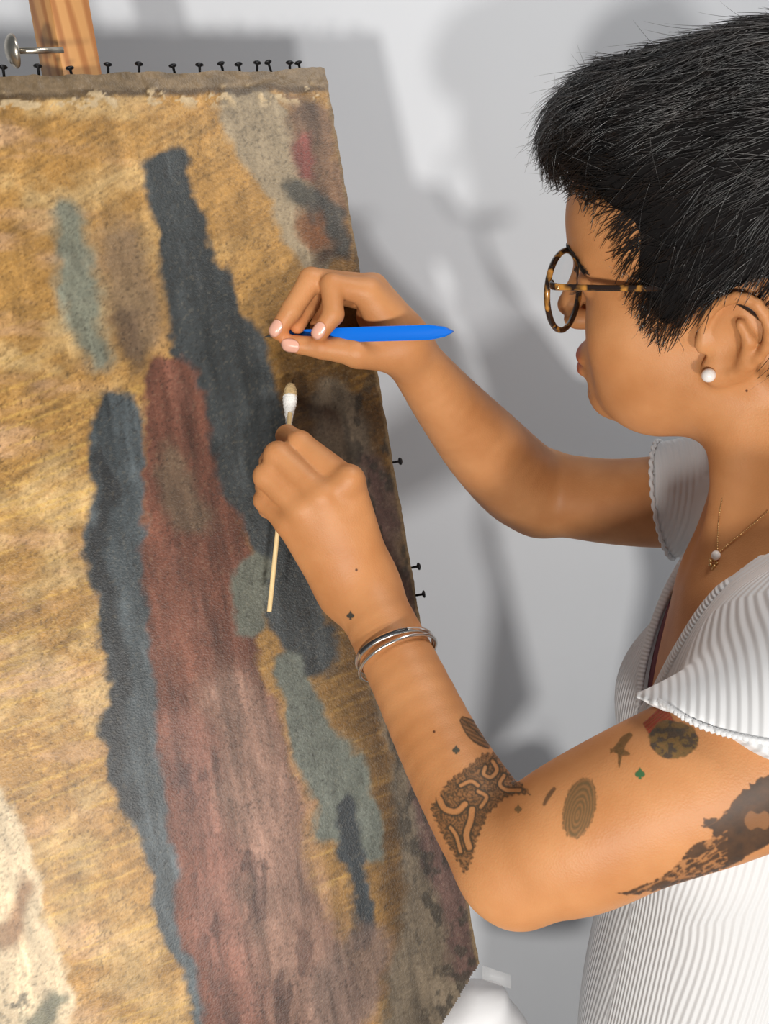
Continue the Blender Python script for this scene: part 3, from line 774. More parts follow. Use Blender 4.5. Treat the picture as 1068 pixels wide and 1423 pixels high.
capm = Model()
capm.group(0, [(he(-.012, 0, .060, .110, .082, .107), '+', 0), (he(.064, 0, .107, .057, .060, .042), '+', .03), (he(-.02, 0, -.0, .075, .070, .055), '+', .03), (he(.012, .045, .02, .045, .030, .045), '+', .02), (he(.012, -.045, .02, .045, .030, .045), '+', .02)])
def cap_sdf(p, cull=None):
    q = (p - HO) @ HM.T
    return smax(capm(p), poly_sd(q[:, 0], q[:, 2]) + .004, .010)
CV, CQ = surface_net(cap_sdf, HO - .22, HO + .22, .004)
mt, nt, b = new_mat('black_hair')
b.inputs['Base Color'].default_value = (.016, .012, .011, 1); b.inputs['Roughness'].default_value = .28; b.inputs['Specular IOR Level'].default_value = .68
oi = nt.nodes.new('ShaderNodeTexNoise'); oi.inputs['Scale'].default_value = 90; rp = nt.nodes.new('ShaderNodeValToRGB'); tc = nt.nodes.new('ShaderNodeTexCoord')
rp.color_ramp.elements[0].color = (.005, .0045, .0045, 1); rp.color_ramp.elements[1].color = (.022, .015, .012, 1); rp.color_ramp.elements[0].position = .35; rp.color_ramp.elements[1].position = .75
nt.links.new(tc.outputs['Object'], oi.inputs['Vector']); nt.links.new(oi.outputs['Fac'], rp.inputs[0]); nt.links.new(rp.outputs[0], b.inputs['Base Color'])
M['hair'] = mt
M['scalp'] = simple('hair_mass', (.008, .007, .007), .8, spec=.1)
cap = np_mesh('hair', CV, CQ, M['scalp'], person); cap['label'] = 'short black hair brushed forward'

def grad(Fn, p, e=.0008):
    g = np.stack([Fn(p + np.eye(3)[i] * e) - Fn(p - np.eye(3)[i] * e) for i in range(3)], 1)
    return g / (np.linalg.norm(g, axis=1)[:, None] + 1e-12)
skin_model = Model(); skin_model.g = body.g[:3]
def strands(roots, n_seg, length, lift0, lift1, wild, rad, seed):
    r = np.random.default_rng(seed); N = len(roots); p = roots.copy(); path = [p.copy()]
    jit = r.normal(0, wild, (N, 3)); k3 = (roots - HO) @ HM.T; jit += .30 * np.stack([np.sin(k3[:, 1] * 160 + 40 * k3[:, 2]), np.sin(k3[:, 0] * 130 + k3[:, 2] * 90), np.sin(k3[:, 0] * 150 - k3[:, 1] * 110)], 1); sw = r.normal(0, .25, N); ds = length / n_seg
    lim = r.uniform(-.002, .009, N); alive = np.ones(N)
    for k in range(n_seg):
        q = (p - HO) @ HM.T; f, l, u = q.T
        dn = sst(.135, .02, u); side = np.sign(l) * sst(0, .05, np.abs(l))
        back = sst(-.05, -.10, f)
        a = (1 - .55 * dn) * (1 - 1.3 * back); bdn = .12 + 1.05 * dn + .5 * back + .5 * sst(.095, .125, f)
        d = np.stack([a, .35 * side * (1 - dn) + .18 * sw, -bdn], 1) + jit
        d = d @ HM; g = grad(capm, p); d -= (d * g).sum(1)[:, None] * g * .97
        d /= np.linalg.norm(d, axis=1)[:, None] + 1e-9
        alive = np.where((poly_sd(f, u) > lim) | (alive < .5), .02, 1.0)
        p = p + d * (ds * alive)[:, None]
        t = (k + 1) / n_seg; want = lift0 + (lift1 - lift0) * t ** 1.6
        p = p + (want - capm(p))[:, None] * g * .6
        sd = skin_model(p); p = p + np.maximum(.0012 - sd, 0)[:, None] * g
        path.append(p.copy())
    path = np.stack(path, 1); good = (np.linalg.norm(path[:, -1] - path[:, 0], axis=1) > .014) & (poly_sd(*((roots - HO) @ HM.T)[:, [0, 2]].T) < -.004); path = path[good]; lim = lim[good]; N = len(path)
    fl = path.reshape(-1, 3); ql = (fl - HO) @ HM.T; bad = ((poly_sd(ql[:, 0], ql[:, 2]) > np.repeat(lim, path.shape[1]) + .004) | (skin_model(fl) < .0006)).reshape(N, -1)
    for k in range(1, path.shape[1]):
        bad[:, k] |= bad[:, k - 1]; path[:, k] = np.where(bad[:, k][:, None], path[:, k - 1] + (path[:, k] - path[:, k - 1]) * .02, path[:, k])
    path = path[~bad[:, 3]]; N = len(path)                                    # N, S, 3
    S = n_seg + 1; tan = np.gradient(path, axis=1); tan /= np.linalg.norm(tan, axis=2)[..., None] + 1e-12
    ref = np.array([.31, .55, .77]); a = np.cross(tan, ref); a /= np.linalg.norm(a, axis=2)[..., None] + 1e-12; c = np.cross(tan, a)
    w = rad * (1 - .8 * np.linspace(0, 1, S) ** 2)
    ring = [path + w[None, :, None] * (math.cos(th) * a + math.sin(th) * c) for th in (0, 2.094, 4.189)]
    Vv = np.stack(ring, 2).reshape(-1, 3)
    base = (np.arange(N)[:, None, None] * S + np.arange(S - 1)[None, :, None]) * 3; j = np.arange(3)[None, None, :]; j2 = (j + 1) % 3
    Qq = np.stack([base + j, base + j2, base + 3 + j2, base + 3 + j], -1).reshape(-1, 4)
    return Vv, Qq
qc = (CV - HO) @ HM.T
vis = np.where((capm(CV) < .004) & (qc[:, 1] > -.085))[0]
def pick(n, seed): return CV[np.random.default_rng(seed).choice(vis, n)] + np.random.default_rng(seed + 1).normal(0, .0015, (n, 3))
VV = []; QQ = []; off = 0
for n, L0, L1, l0, l1, wild, rad, sd in [(7000, .025, .05, -.002, .003, .16, .00042, 1), (3500, .03, .055, .0, .007, .22, .00036, 2), (420, .03, .055, .002, .022, .5, .00018, 3)]:
    rts = pick(n, sd); Ln = np.random.default_rng(sd + 9).uniform(L0, L1, n); hi_ = np.random.default_rng(sd + 5).uniform(.2, 1, n) * l1
    a, c = strands(rts, 8, Ln, l0, hi_, wild, rad, sd); VV.append(a); QQ.append(c + off); off += len(a)
fr_ = vis[(qc[vis, 0] > .062) & (qc[vis, 2] > .085)]
for n, L0, L1, l1, wild, rad, sd in [(900, .022, .042, .013, .34, .00032, 21), (160, .035, .055, .024, .5, .00018, 22)]:
    g_ = np.random.default_rng(sd); rts = CV[g_.choice(fr_, n)]; Ln = g_.uniform(L0, L1, n)
    a, c = strands(rts, 8, Ln, .002, g_.uniform(.1, 1, n) * l1, wild, rad, sd); VV.append(a); QQ.append(c + off); off += len(a)
st = np_mesh('hair_strands', np.concatenate(VV), np.concatenate(QQ), M['hair'], cap); st['kind'] = 'stuff'
# eyebrows and lashes: short strokes lying on the skin
def strokes(name, path, n, ln, rad, direction, spread, out=.0008):
    pth = smooth_path(path, 10); r = np.random.default_rng(len(name) + n); mb = MB()
    for k in range(n):
        c = pth[r.integers(0, len(pth))] + np.array([0, 0, r.normal(0, spread)]); o = Vector(hd(*(c + np.array([.05, 0, 0])))) ; 
        dirw = Vector(-HF)
        h = bvh.ray_cast(Vector(hd(.16, c[1], c[2])), dirw)
        if h[0] is None: continue
        p0 = np.array(h[0]); nn = np.array(h[1]); d = np.asarray(direction) + r.normal(0, .15, 3); d = d @ HM; d -= nn * (d @ nn) * .9; d = unit(d)
        mb.tube([p0 + nn * .0002, p0 + d * ln * .5 + nn * out, p0 + d * ln + nn * out * 1.3], [rad, rad * .8, rad * .3], 4)
    return mb.build(name, M['brow'], person)
for s in (1, -1):
    strokes('eyebrow', [(0, s * .014, .036), (0, s * .030, .0405), (0, s * .046, .038), (0, s * .053, .034)], 170, .008, .00033, (-.5, s * .9, .12), .0016)
    mb = MB()
    for k in range(14):
        l = s * (.020 + .026 * k / 13); a = hd(.0895 - .35 * (abs(l) - .032) ** 2 * 10, l, .0165); d = unit(HF * 1.0 + HL * (l - s * .03) * 18 - HU * .35)
        mb.tube([a - d * .003, a + d * .003, a + d * .0055 + HU * .0010], [.00022, .00018, .0001], 4)
    mb.build('eyelashes', M['brow'], person)
    e = MB(); e.lathe(hd(.077 - .0118, s * .032, .0195), HF, [(.0118 - .0118 * math.cos(t), .0118 * math.sin(t)) for t in np.linspace(0.01, math.pi - .01, 14)], 20).build('eyeball', M['eye'], person)
# ------------------------------------------------------------------ glasses
def head_at(px, py, l):
    c = np.array([0, 0, CAM_H]); r = P(px, py, 1.0) - c; k = ((HO - c) @ HL + l) / (r @ HL); w = c + k * r - HO
    return float(w @ HF), float(w @ HU)
mt, nt, b = new_mat('tortoiseshell')
tc = nt.nodes.new('ShaderNodeTexCoord'); n1 = nt.nodes.new('ShaderNodeTexNoise'); n1.inputs['Scale'].default_value = 95; n1.inputs['Detail'].default_value = 1.5; n1.inputs['Distortion'].default_value = .6
rp = nt.nodes.new('ShaderNodeValToRGB'); rp.color_ramp.elements[0].position = .50; rp.color_ramp.elements[1].position = .62
rp.color_ramp.elements[0].color = (.018, .009, .006, 1); rp.color_ramp.elements[1].color = (*lin(190, 132, 58), 1)
nt.links.new(tc.outputs['Object'], n1.inputs['Vector']); nt.links.new(n1.outputs['Fac'], rp.inputs[0]); nt.links.new(rp.outputs[0], b.inputs['Base Color'])
b.inputs['Roughness'].default_value = .18; b.inputs['Coat Weight'].default_value = .5; M['tort'] = mt
mt, nt, b = new_mat('lens_glass')
out = nt.nodes['Material Output']; trn = nt.nodes.new('ShaderNodeBsdfTransparent'); gl = nt.nodes.new('ShaderNodeBsdfGlossy'); mxs = nt.nodes.new('ShaderNodeMixShader')
trn.inputs[0].default_value = (.97, .975, .975, 1); gl.inputs['Roughness'].default_value = .02
mxs.inputs[0].default_value = .06; nt.links.new(trn.outputs[0], mxs.inputs[1]); nt.links.new(gl.outputs[0], mxs.inputs[2]); nt.links.new(mxs.outputs[0], out.inputs['Surface']); M['lens'] = mt

tf_, tu_ = head_at(783, 347, .036); bf_, bu_ = head_at(790, 460, .036)
gc = np.array([(tf_ + bf_) / 2, (tu_ + bu_) / 2]); gr_ = .5 * math.hypot(tf_ - bf_, tu_ - bu_)
gax = np.array([tf_ - bf_, tu_ - bu_]); gax /= np.linalg.norm(gax)           # lens 'up' in (forward, up)
glasses = empty('eyeglasses', hd(gc[0], 0, gc[1]))
tag(glasses, 'round tortoiseshell eyeglasses with clear lenses worn on the face', 'glasses')
def gp(l, up, fwd=0.0):
    w = .17 * (abs(l) - .036) + .002                             # slight wrap of the front
    return hd(gc[0] + gax[0] * up + fwd + w, l, gc[1] + gax[1] * up)
lr = .0255
for s in (1, -1):
    ring = []; inner = []
    for k in range(48):
        th = 2 * math.pi * k / 48; sx = math.cos(th); sy = math.sin(th)
        ex = 1 + .05 * sy                                                    # a little fuller above
        ring.append(gp(s * (.0355 + lr * ex * sx), gr_ * .93 * sy)); inner.append(gp(s * (.0355 + (lr - .0008) * ex * sx), (gr_ * .93 - .0008) * sy))
    MB().tube(ring, .0021, 8, closed=True).build('rim', M['tort'], glasses)
    c = gp(s * .0355, 0); n_ = unit(np.cross(ring[0] - c, ring[12] - c)); V0 = [c + n_ * .0011] + [p + n_ * .0007 for p in inner] + [c - n_ * .0002] + [p - n_ * .0007 for p in inner]; m_ = len(inner)
    Fs = [[0, 1 + k, 1 + (k + 1) % m_] for k in range(m_)] + [[m_ + 1, m_ + 2 + (k + 1) % m_, m_ + 2 + k] for k in range(m_)] + [[1 + k, m_ + 2 + k, m_ + 2 + (k + 1) % m_, 1 + (k + 1) % m_] for k in range(m_)]
    mesh_obj('lens', V0, Fs, M['lens'], glasses)
    # temple from the hinge over the ear
    hf_, hu_ = head_at(766, 397, .066); ef, eu_ = head_at(966, 402, .078)
    pts = [(hf_ + .001, .0615, hu_), (hf_ - .002, .067, hu_), (hf_ - .02, .0705, hu_ + .2 * (eu_ - hu_)), (ef, .0785, eu_), (-.008, .0795, eu_ - .002), (-.030, .079, eu_ - .016), (-.040, .077, eu_ - .034)]
    pts = smooth_path([(a, s * l, u) for a, l, u in pts], 5)
    MB().tube([hd(*p) for p in pts], np.interp(np.arange(len(pts)), [0, 4, 10, len(pts)], [.0028, .0027, .0021, .0024]), 8, True, .62, ref=HU).build('temple', M['tort'], glasses)
    pin = [hd(hf_ - .0065, s * .0705, hu_ + .0004), hd(hf_ - .0045, s * .0705, hu_ + .0006)]
    MB().tube(pin, .0012, 8).build('hinge_pin', M['gold'], glasses)
    pd = MB().lathe(gp(s * .0105, -.004, -.004), HL * s + .5 * HF, [(-.0015, .001), (-.001, .0032), (.001, .0032), (.0015, .001)], 12, 1.7, ref=HU).build('nose_pad', M['lens'], glasses)
MB().tube([gp(x, .006 + .003 * math.cos(x / .011 * 1.5), .0012) for x in np.linspace(-.0115, .0115, 9)], .0020, 8).build('bridge', M['tort'], glasses)

# ------------------------------------------------------------------ jewellery
ef_, eu_ = head_at(985, 519, .078)
ear_h = bvh.ray_cast(Vector(hd(ef_, .13, eu_)), Vector(-HL)); epos = np.array(ear_h[0]) + HL * .0030 if ear_h[0] is not None else hd(ef_, .078, eu_)
er = empty('pearl_earring', epos); tag(er, 'round white pearl stud earring on the ear lobe', 'earring')
MB().lathe(epos, HL, [(-.0044 * math.cos(t), .0044 * math.sin(t)) for t in np.linspace(.01, math.pi - .01, 16)], 24).build('pearl', M['pearl'], er)
MB().tube([epos - HL * .0105, epos - HL * .003], .0006, 8).build('stud_post', M['silver'], er)
def ring_around(c, axis, ra, rb, dirA, wire, n=64, flat=1.0, wob=0.0):
    axis = unit(axis); a = unit(dirA - axis * (dirA @ axis)); c2 = np.cross(axis, a)
    return [c + ra * math.cos(t) * a + rb * math.sin(t) * c2 + axis * wob * math.sin(3 * t) for t in np.linspace(0, 2 * math.pi, n, endpoint=False)]
fax = unit(P(515, 840, .622) - P(560, 930, .592))
bc = P(549, 906, .598)
ang = unit(fax + .10 * np.array([1, 0, 0]))
bg_ = empty('bangle', bc); tag(bg_, 'silver bangle with a dark inlaid band around the wrist', 'bracelet')
rr_ = ring_around(bc, ang, .0268, .0262, np.array([1., 0, 0]), 0)
MB().tube(rr_, .0023, 8, closed=True, flat=.5, ref=ang).build('band', M['silver'], bg_)
n0 = int(len(rr_) * .0); front = [p for p in rr_ if (p - bc) @ (np.array([0, 0, CAM_H]) - bc) > .35 * .0268 * np.linalg.norm(bc - [0, 0, CAM_H])]
front.sort(key=lambda p: p[0])
M['inlay'] = simple('dark_inlay', (.02, .02, .022), .3)
MB().tube([p + unit(p - bc) * .0008 for p in front[2:-6]], .0013, 6, True, .5, ref=ang).build('inlay', M['inlay'], bg_)
b2 = P(553, 915, .595)
o = MB().tube(ring_around(b2, unit(ang + np.array([-.10, 0, .02])), .0275, .0265, np.array([1., 0, 0]), 0), .0012, 8, closed=True).build('bangle', M['silver']); tag(o, 'thin plain silver bangle below the inlaid bangle', 'bracelet')
fr0, fr1 = P(522, 402, .682), P(440, 390, .672); rax = unit(fr1 - fr0); rc = P(446, 391, .6728)
rg = empty('finger_ring', rc); tag(rg, 'silver twisted ring on the hand holding the scalpel', 'ring')
MB().tube(ring_around(rc, rax, .0092, .0092, np.array([0, 0, 1.]), 0, 40, wob=.0012), .0009, 6, closed=True).build('ring_wire', M['silver'], rg)
MB().tube(ring_around(rc + rax * .0016, rax, .0092, .0092, np.array([0, 0, 1.]), 0, 40, wob=-.0012), .0009, 6, closed=True).build('ring_wire', M['silver'], rg)
# necklace
def on_skin(px, py, off=.0012):
    h = skin_hit(px, py); return None if h[0] is None else np.array(h[0]) + np.array(h[1]) * off
nl = [on_skin(*q) for q in [(1068, 711), (1055, 723), (1040, 735), (1025, 747), (1010, 759), (999, 770)]]; nf = [on_skin(*q) for q in [(1004, 694), (1001, 712), (999, 730), (998, 748), (998, 770)]]
neck_pts = [p for p in nl if p is not None]; far_pts = [p for p in nf if p is not None]
pend = on_skin(998, 773, .003)
nk_ = empty('necklace', pend); tag(nk_, 'fine gold chain necklace with a small pearl pendant on the chest', 'necklace')
def chain_mesh(pts):
    pts = smooth_path(pts, 10); mb = MB(); L = np.concatenate([[0], np.cumsum(np.linalg.norm(np.diff(pts, axis=0), axis=1))]); n = int(L[-1] / .0016)
    for k in range(n):
        s0 = np.array([np.interp(k * .0016, L, pts[:, i]) for i in range(3)]); s1 = np.array([np.interp(k * .0016 + .0014, L, pts[:, i]) for i in range(3)])
        mb.tube([s0, (s0 + s1) / 2, s1], [.0003, .00055, .0003], 5)
    return mb.build('chain', M['gold'], nk_)
rear = [tr(.0, .072, .055), tr(-.05, .05, .075), tr(-.06, 0, .08)]
chain_mesh(neck_pts); chain_mesh(far_pts)
MB().lathe(pend, [0, 0, -1.], [(-.0032 * math.cos(t), .0030 * math.sin(t)) for t in np.linspace(.01, math.pi - .01, 12)], 16).build('pearl', M['pearl'], nk_)
pd2 = on_skin(993, 783, .002)
mbp = MB()
for th in range(5):
    a = 2 * math.pi * th / 5; c = pd2 + .0022 * (math.cos(a) * np.array([1, 0, 0]) + math.sin(a) * np.array([0, .2, 1.])); mbp.lathe(c, [0, -1, 0], [(-.0014 * math.cos(t), .0014 * math.sin(t)) for t in np.linspace(.01, math.pi - .01, 6)], 8)
mbp.tube([pd2 - [0, 0, .002], pd2 - [0, 0, .0062]], [.0012, .0005], 6); mbp.tube([pend + [0, 0, .0025], pd2 + [0, 0, .002]], .0006, 6)
mbp.build('charm', M['gold'], nk_)

# ------------------------------------------------------------------ tools
tipb = np.array(pt(*on_plane(367, 468), .0008)); e_end = P(629, 461, .624); sax = unit(e_end - tipb)
sc = empty('scalpel', tipb); tag(sc, 'blue plastic scalpel with a pointed handle end, its blade tip on the painting', 'scalpel')
L_ = np.linalg.norm(e_end - tipb); wup = unit(np.array([0, 0, 1.]) - sax * sax[2]); wth = np.cross(sax, wup)
def flat_profile(prof, t):
    """prof: (distance, low, high) outline; t half thickness; chamfered long edges"""
    V = []; F = []
    for a, lo_, hi_ in prof:
        c = tipb + sax * a; m = (hi_ - lo_) * .22
        for (y, z) in [(lo_, -.45), (lo_, .45), (lo_ + m, 1), (hi_ - m, 1), (hi_, .45), (hi_, -.45), (hi_ - m, -1), (lo_ + m, -1)]: V.append(c + wup * y + wth * z * t)
    n = len(prof)
    for i in range(n - 1):
        for k in range(8): F.append([i * 8 + k, i * 8 + (k + 1) % 8, (i + 1) * 8 + (k + 1) % 8, (i + 1) * 8 + k])
    F.append(list(range(8))[::-1]); F.append([(n - 1) * 8 + k for k in range(8)])
    return V, F
V0, F0 = flat_profile([(.017, -.0016, .0026), (.021, -.0036, .0036), (.030, -.0048, .0044), (.050, -.0054, .0048), (.085, -.0054, .0052), (L_ - .017, -.0052, .0052), (L_ - .006, -.0034, .0036), (L_ - .001, -.001, .0012), (L_, -.0003, .0004)], .0020)
o = auto_sharp(mesh_obj('handle', V0, F0, M['blue'], sc), 30)
for k in range(9):
    c = tipb + sax * (.032 + k * .0035) - wup * .0030
    MB().box(c + wth * .0020 * (1 if wth @ (np.array([0, 0, CAM_H]) - c) > 0 else -1), sax, wup, wth, .0005, .0016, .0003, .0001).build('grip_ridge', M['blue'], sc)
V0, F0 = flat_profile([(0, -.0006, -.0002), (.006, -.0010, .0016), (.012, -.0012, .0030), (.019, -.0012, .0032), (.026, -.0010, .0024)], .0003)
mesh_obj('blade', V0, F0, M['blade'], sc, False)
s0 = P(400.5, 596, .6545); s1 = P(374, 850, .640); swax = unit(s0 - s1)
sw = empty('cotton_swab', s1); tag(sw, 'long wooden cotton swab held in the hand with the silver bangle', 'swab')
MB().tube([s1, s0 + swax * .012], .0017, 12).build('stick', M['stick'], sw)
ct = P(404, 532, .668); cax = unit(ct - s0); cl = np.linalg.norm(ct - s0)
prof = [(0, .0012), (.06, .0020), (.2, .0028), (.38, .0044), (.55, .0054), (.70, .0056), (.70, .0056)]
def fuzz(prof, name, mat):
    o = MB().lathe(s0, cax, prof, 20).build(name, mat, sw)
    for v in o.data.vertices:
        n = math.sin(v.co.x * 2300) * math.sin(v.co.z * 1900 + v.co.y * 1500); v.co += Vector(unit(np.array(v.co) - s0 - cax * ((np.array(v.co) - s0) @ cax) + 1e-9)) * .0004 * n
    return o
fuzz([(cl * a, r) for a, r in smooth_path([(0, .0014), (.1, .0022), (.3, .0032), (.5, .0047), (.62, .0052), (.70, .0052)], 5)], 'cotton_tip', M['cotton'])
fuzz([(cl * a, max(r, 0)) for a, r in smooth_path([(.68, .0052), (.78, .0049), (.88, .0042), (.96, .0026), (1.0, .0002)], 5)], 'soiled_tip', M['cotton_dirty'])
# transparent tape on the painting's lower corner
mt, nt, b = new_mat('clear_tape'); b.inputs['Base Color'].default_value = (.8, .8, .8, 1); b.inputs['Alpha'].default_value = .18; b.inputs['Roughness'].default_value = .25; M['tape'] = mt
u0, v0 = on_plane(668, 1352); tpc = P(690, 1358, .752)
tp = MB().box(tpc, unit(P(715, 1366, .76) - P(668, 1350, .742)), unit(P(690, 1340, .75) - tpc), unit(np.array([0, 0, CAM_H]) - tpc), .017, .0065, .0003).build('clear_tape', M['tape']); tag(tp, 'short strip of clear tape on top of the white wrapped bundle', 'tape')

# ------------------------------------------------------------------ finger nails
def nail(tip, prev, facing, w, ln, name='fingernail'):
    tip = np.asarray(tip); ax = unit(tip - prev); fc = unit(np.asarray(facing) - ax * (np.asarray(facing) @ ax)); sd_ = np.cross(ax, fc); V = []; F = []; nu, nv = 9, 9
    for i in range(nu):
        for j in range(nv):
            a = (i / (nu - 1)) * 2 - 1; c = (j / (nv - 1)) * 2 - 1; sq = math.sqrt(max(0, 1 - .30 * c * c)); 
            x = a * w * (math.sqrt(1 - .5 * c * c)); y = c * ln * math.sqrt(1 - .35 * a * a)
            o = tip + sd_ * x + ax * (y - ln * .15) + fc * .03
            h = bvh.ray_cast(Vector(o), Vector(-fc)); 
            V.append(np.array(h[0]) + fc * .0006 if h[0] is not None and h[3] < .045 else tip + sd_ * x + ax * y)
    for i in range(nu - 1):
        for j in range(nv - 1): F.append([i * nv + j, (i + 1) * nv + j, (i + 1) * nv + j + 1, i * nv + j + 1])
    o = mesh_obj(name, V, F, M['nail'], person); md = o.modifiers.new('thick', 'SOLIDIFY'); md.thickness = .0006; md.offset = 0
    return o
tocam = lambda q: unit(np.array([0, 0, CAM_H]) - q)
def finger_nail(ch, mixv, w=.0048, ln=.0062):
    t = P(*ch[-1][:3]); p_ = P(*ch[-2][:3]); nail(t, p_, tocam(t) + np.asarray(mixv), w, ln)
finger_nail(FF['index'], (-.35, 0, .1)); finger_nail(FF['middle'], (-.45, 0, .1))
nail(P(*FF['thumb'][-1][:3]), P(*FF['thumb'][-2][:3]), tocam(P(402, 478, .657)) + np.array([0, 0, -.25]), .005, .0068, 'thumbnail')
# ------------------------------------------------------------------ tattoos: ink lying in the skin, drawn as fine patches on the arm
mt, nt, b = new_mat('tattoo_ink')
at = nt.nodes.new('ShaderNodeAttribute'); at.attribute_name = 'ink'
nt.links.new(at.outputs['Color'], b.inputs['Base Color']); nt.links.new(at.outputs['Alpha'], b.inputs['Alpha']); b.inputs['Roughness'].default_value = .5; b.inputs['Specular IOR Level'].default_value = .35
M['ink'] = mt
def in_poly(x, y, poly):
    poly = np.array(poly, float); c = np.zeros(x.shape, bool); j = len(poly) - 1
    for i in range(len(poly)):
        a, bb = poly[i], poly[j]; c ^= ((a[1] > y) != (bb[1] > y)) & (x < (bb[0] - a[0]) * (y - a[1]) / (bb[1] - a[1] + 1e-12) + a[0]); j = i
    return c
def tattoo(box, fn, label, step=.75, off=.00022):
    xs = np.arange(box[0], box[2], step); ys = np.arange(box[1], box[3], step); gx, gy = np.meshgrid(xs, ys, indexing='ij')
    al, col = fn(gx, gy)
    for _ in range(2):
        pa = np.pad(al, 1); al = (pa[1:-1, 1:-1] * 4 + pa[:-2, 1:-1] + pa[2:, 1:-1] + pa[1:-1, :-2] + pa[1:-1, 2:]) / 8
    al = al * .88
    mk = al > .03
    seen = np.zeros(mk.shape, bool); best = []
    for st_ in np.argwhere(mk):
        st_ = tuple(st_)
        if seen[st_]: continue
        comp = [st_]; seen[st_] = True; qi = 0
        while qi < len(comp):
            i, j = comp[qi]; qi += 1
            for a_, c_ in ((i + 1, j), (i - 1, j), (i, j + 1), (i, j - 1)):
                if 0 <= a_ < mk.shape[0] and 0 <= c_ < mk.shape[1] and mk[a_, c_] and not seen[a_, c_]: seen[a_, c_] = True; comp.append((a_, c_))
        if len(comp) > len(best): best = comp
    mk[:] = False
    for q_ in best: mk[q_] = True
    al = al * mk; near = mk.copy()
    near[1:] |= mk[:-1]; near[:-1] |= mk[1:]; near[:, 1:] |= near[:, :-1].copy(); near[:, :-1] |= near[:, 1:].copy()
    vid = -np.ones(gx.shape, int); Vv = []; Cc = []
    for i, j in np.argwhere(near):
        h = skin_hit(gx[i, j], gy[i, j])
        if h[0] is None: continue
        vid[i, j] = len(Vv); Vv.append(h[0] + h[1] * off); Cc.append((*col[i, j], al[i, j]))
    ds_ = np.array([h_.y for h_ in Vv]); far_ = np.where(ds_ > np.median(ds_) + .07)[0]; vid[np.isin(vid, far_)] = -1
    q = np.stack([vid[:-1, :-1], vid[:-1, 1:], vid[1:, 1:], vid[1:, :-1]], -1).reshape(-1, 4)
    keep = (q >= 0).all(1); q = q[keep]
    if len(q) == 0: return
    Va = np.array([tuple(v) for v in Vv]); ext = np.linalg.norm(Va[q] - Va[q[:, :1]], axis=2).max(1); q = q[ext < .008]
    lab = np.arange(len(Va))
    while True:
        m_ = lab[q].min(1); new = lab.copy()
        for c_ in range(4): np.minimum.at(new, q[:, c_], m_)
        new = new[new]
        if (new == lab).all(): break
        lab = new
    ql = lab[q[:, 0]]; u_l, n_l = np.unique(ql, return_counts=True); q = q[ql == u_l[n_l.argmax()]]
    used_ = np.unique(q); rm_ = np.full(len(Va), -1); rm_[used_] = np.arange(len(used_)); Va = Va[used_]; Cc = [Cc[k] for k in used_]; q = rm_[q]
    o = np_mesh('tattoo', Va, q, M['ink'], person); o['label'] = label
    a = o.data.color_attributes.new('ink', 'FLOAT_COLOR', 'POINT'); a.data.foreach_set('color', np.array(Cc, np.float32).ravel())
INK = np.array(lin(72, 66, 54)); GREEN = np.array(lin(52, 78, 66))
def flat(shape, c): return np.ones(shape + (1,)) * np.asarray(c)
def spade(cx, cy, s, col, al=.85):
    def fn(x, y):
        u = (x - cx) / s; v = (y - cy) / s
        m = ((np.hypot(u + .38, v - .15) < .48) | (np.hypot(u - .38, v - .15) < .48) | ((np.abs(u) < .80 * (v + 1.05) / 1.35) & (v > -1.05) & (v < .25)) | ((np.abs(u) < .14 + .2 * (v - .3)) & (v > .2) & (v < 1.0)))
        return m * al, flat(x.shape, col)
    return (cx - s * 1.6, cy - s * 1.6, cx + s * 1.6, cy + s * 1.6), fn
for cx, cy, s, c, lab in [(487, 855, 6.0, lin(44, 62, 62), 'small dark heart-shaped tattoo on the wrist'), (633.5, 1042, 6.0, lin(50, 66, 58), 'small dark spade tattoo on the forearm'), (889, 1075, 8, lin(40, 112, 72), 'small green spade tattoo on the upper arm'), (720, 1124, 6, lin(92, 88, 62), 'faded dot tattoo at the elbow bend')]:
    bx, fn = spade(cx, cy, s, c, .85 if cx != 720 else .6); tattoo(bx, fn, lab, .5)
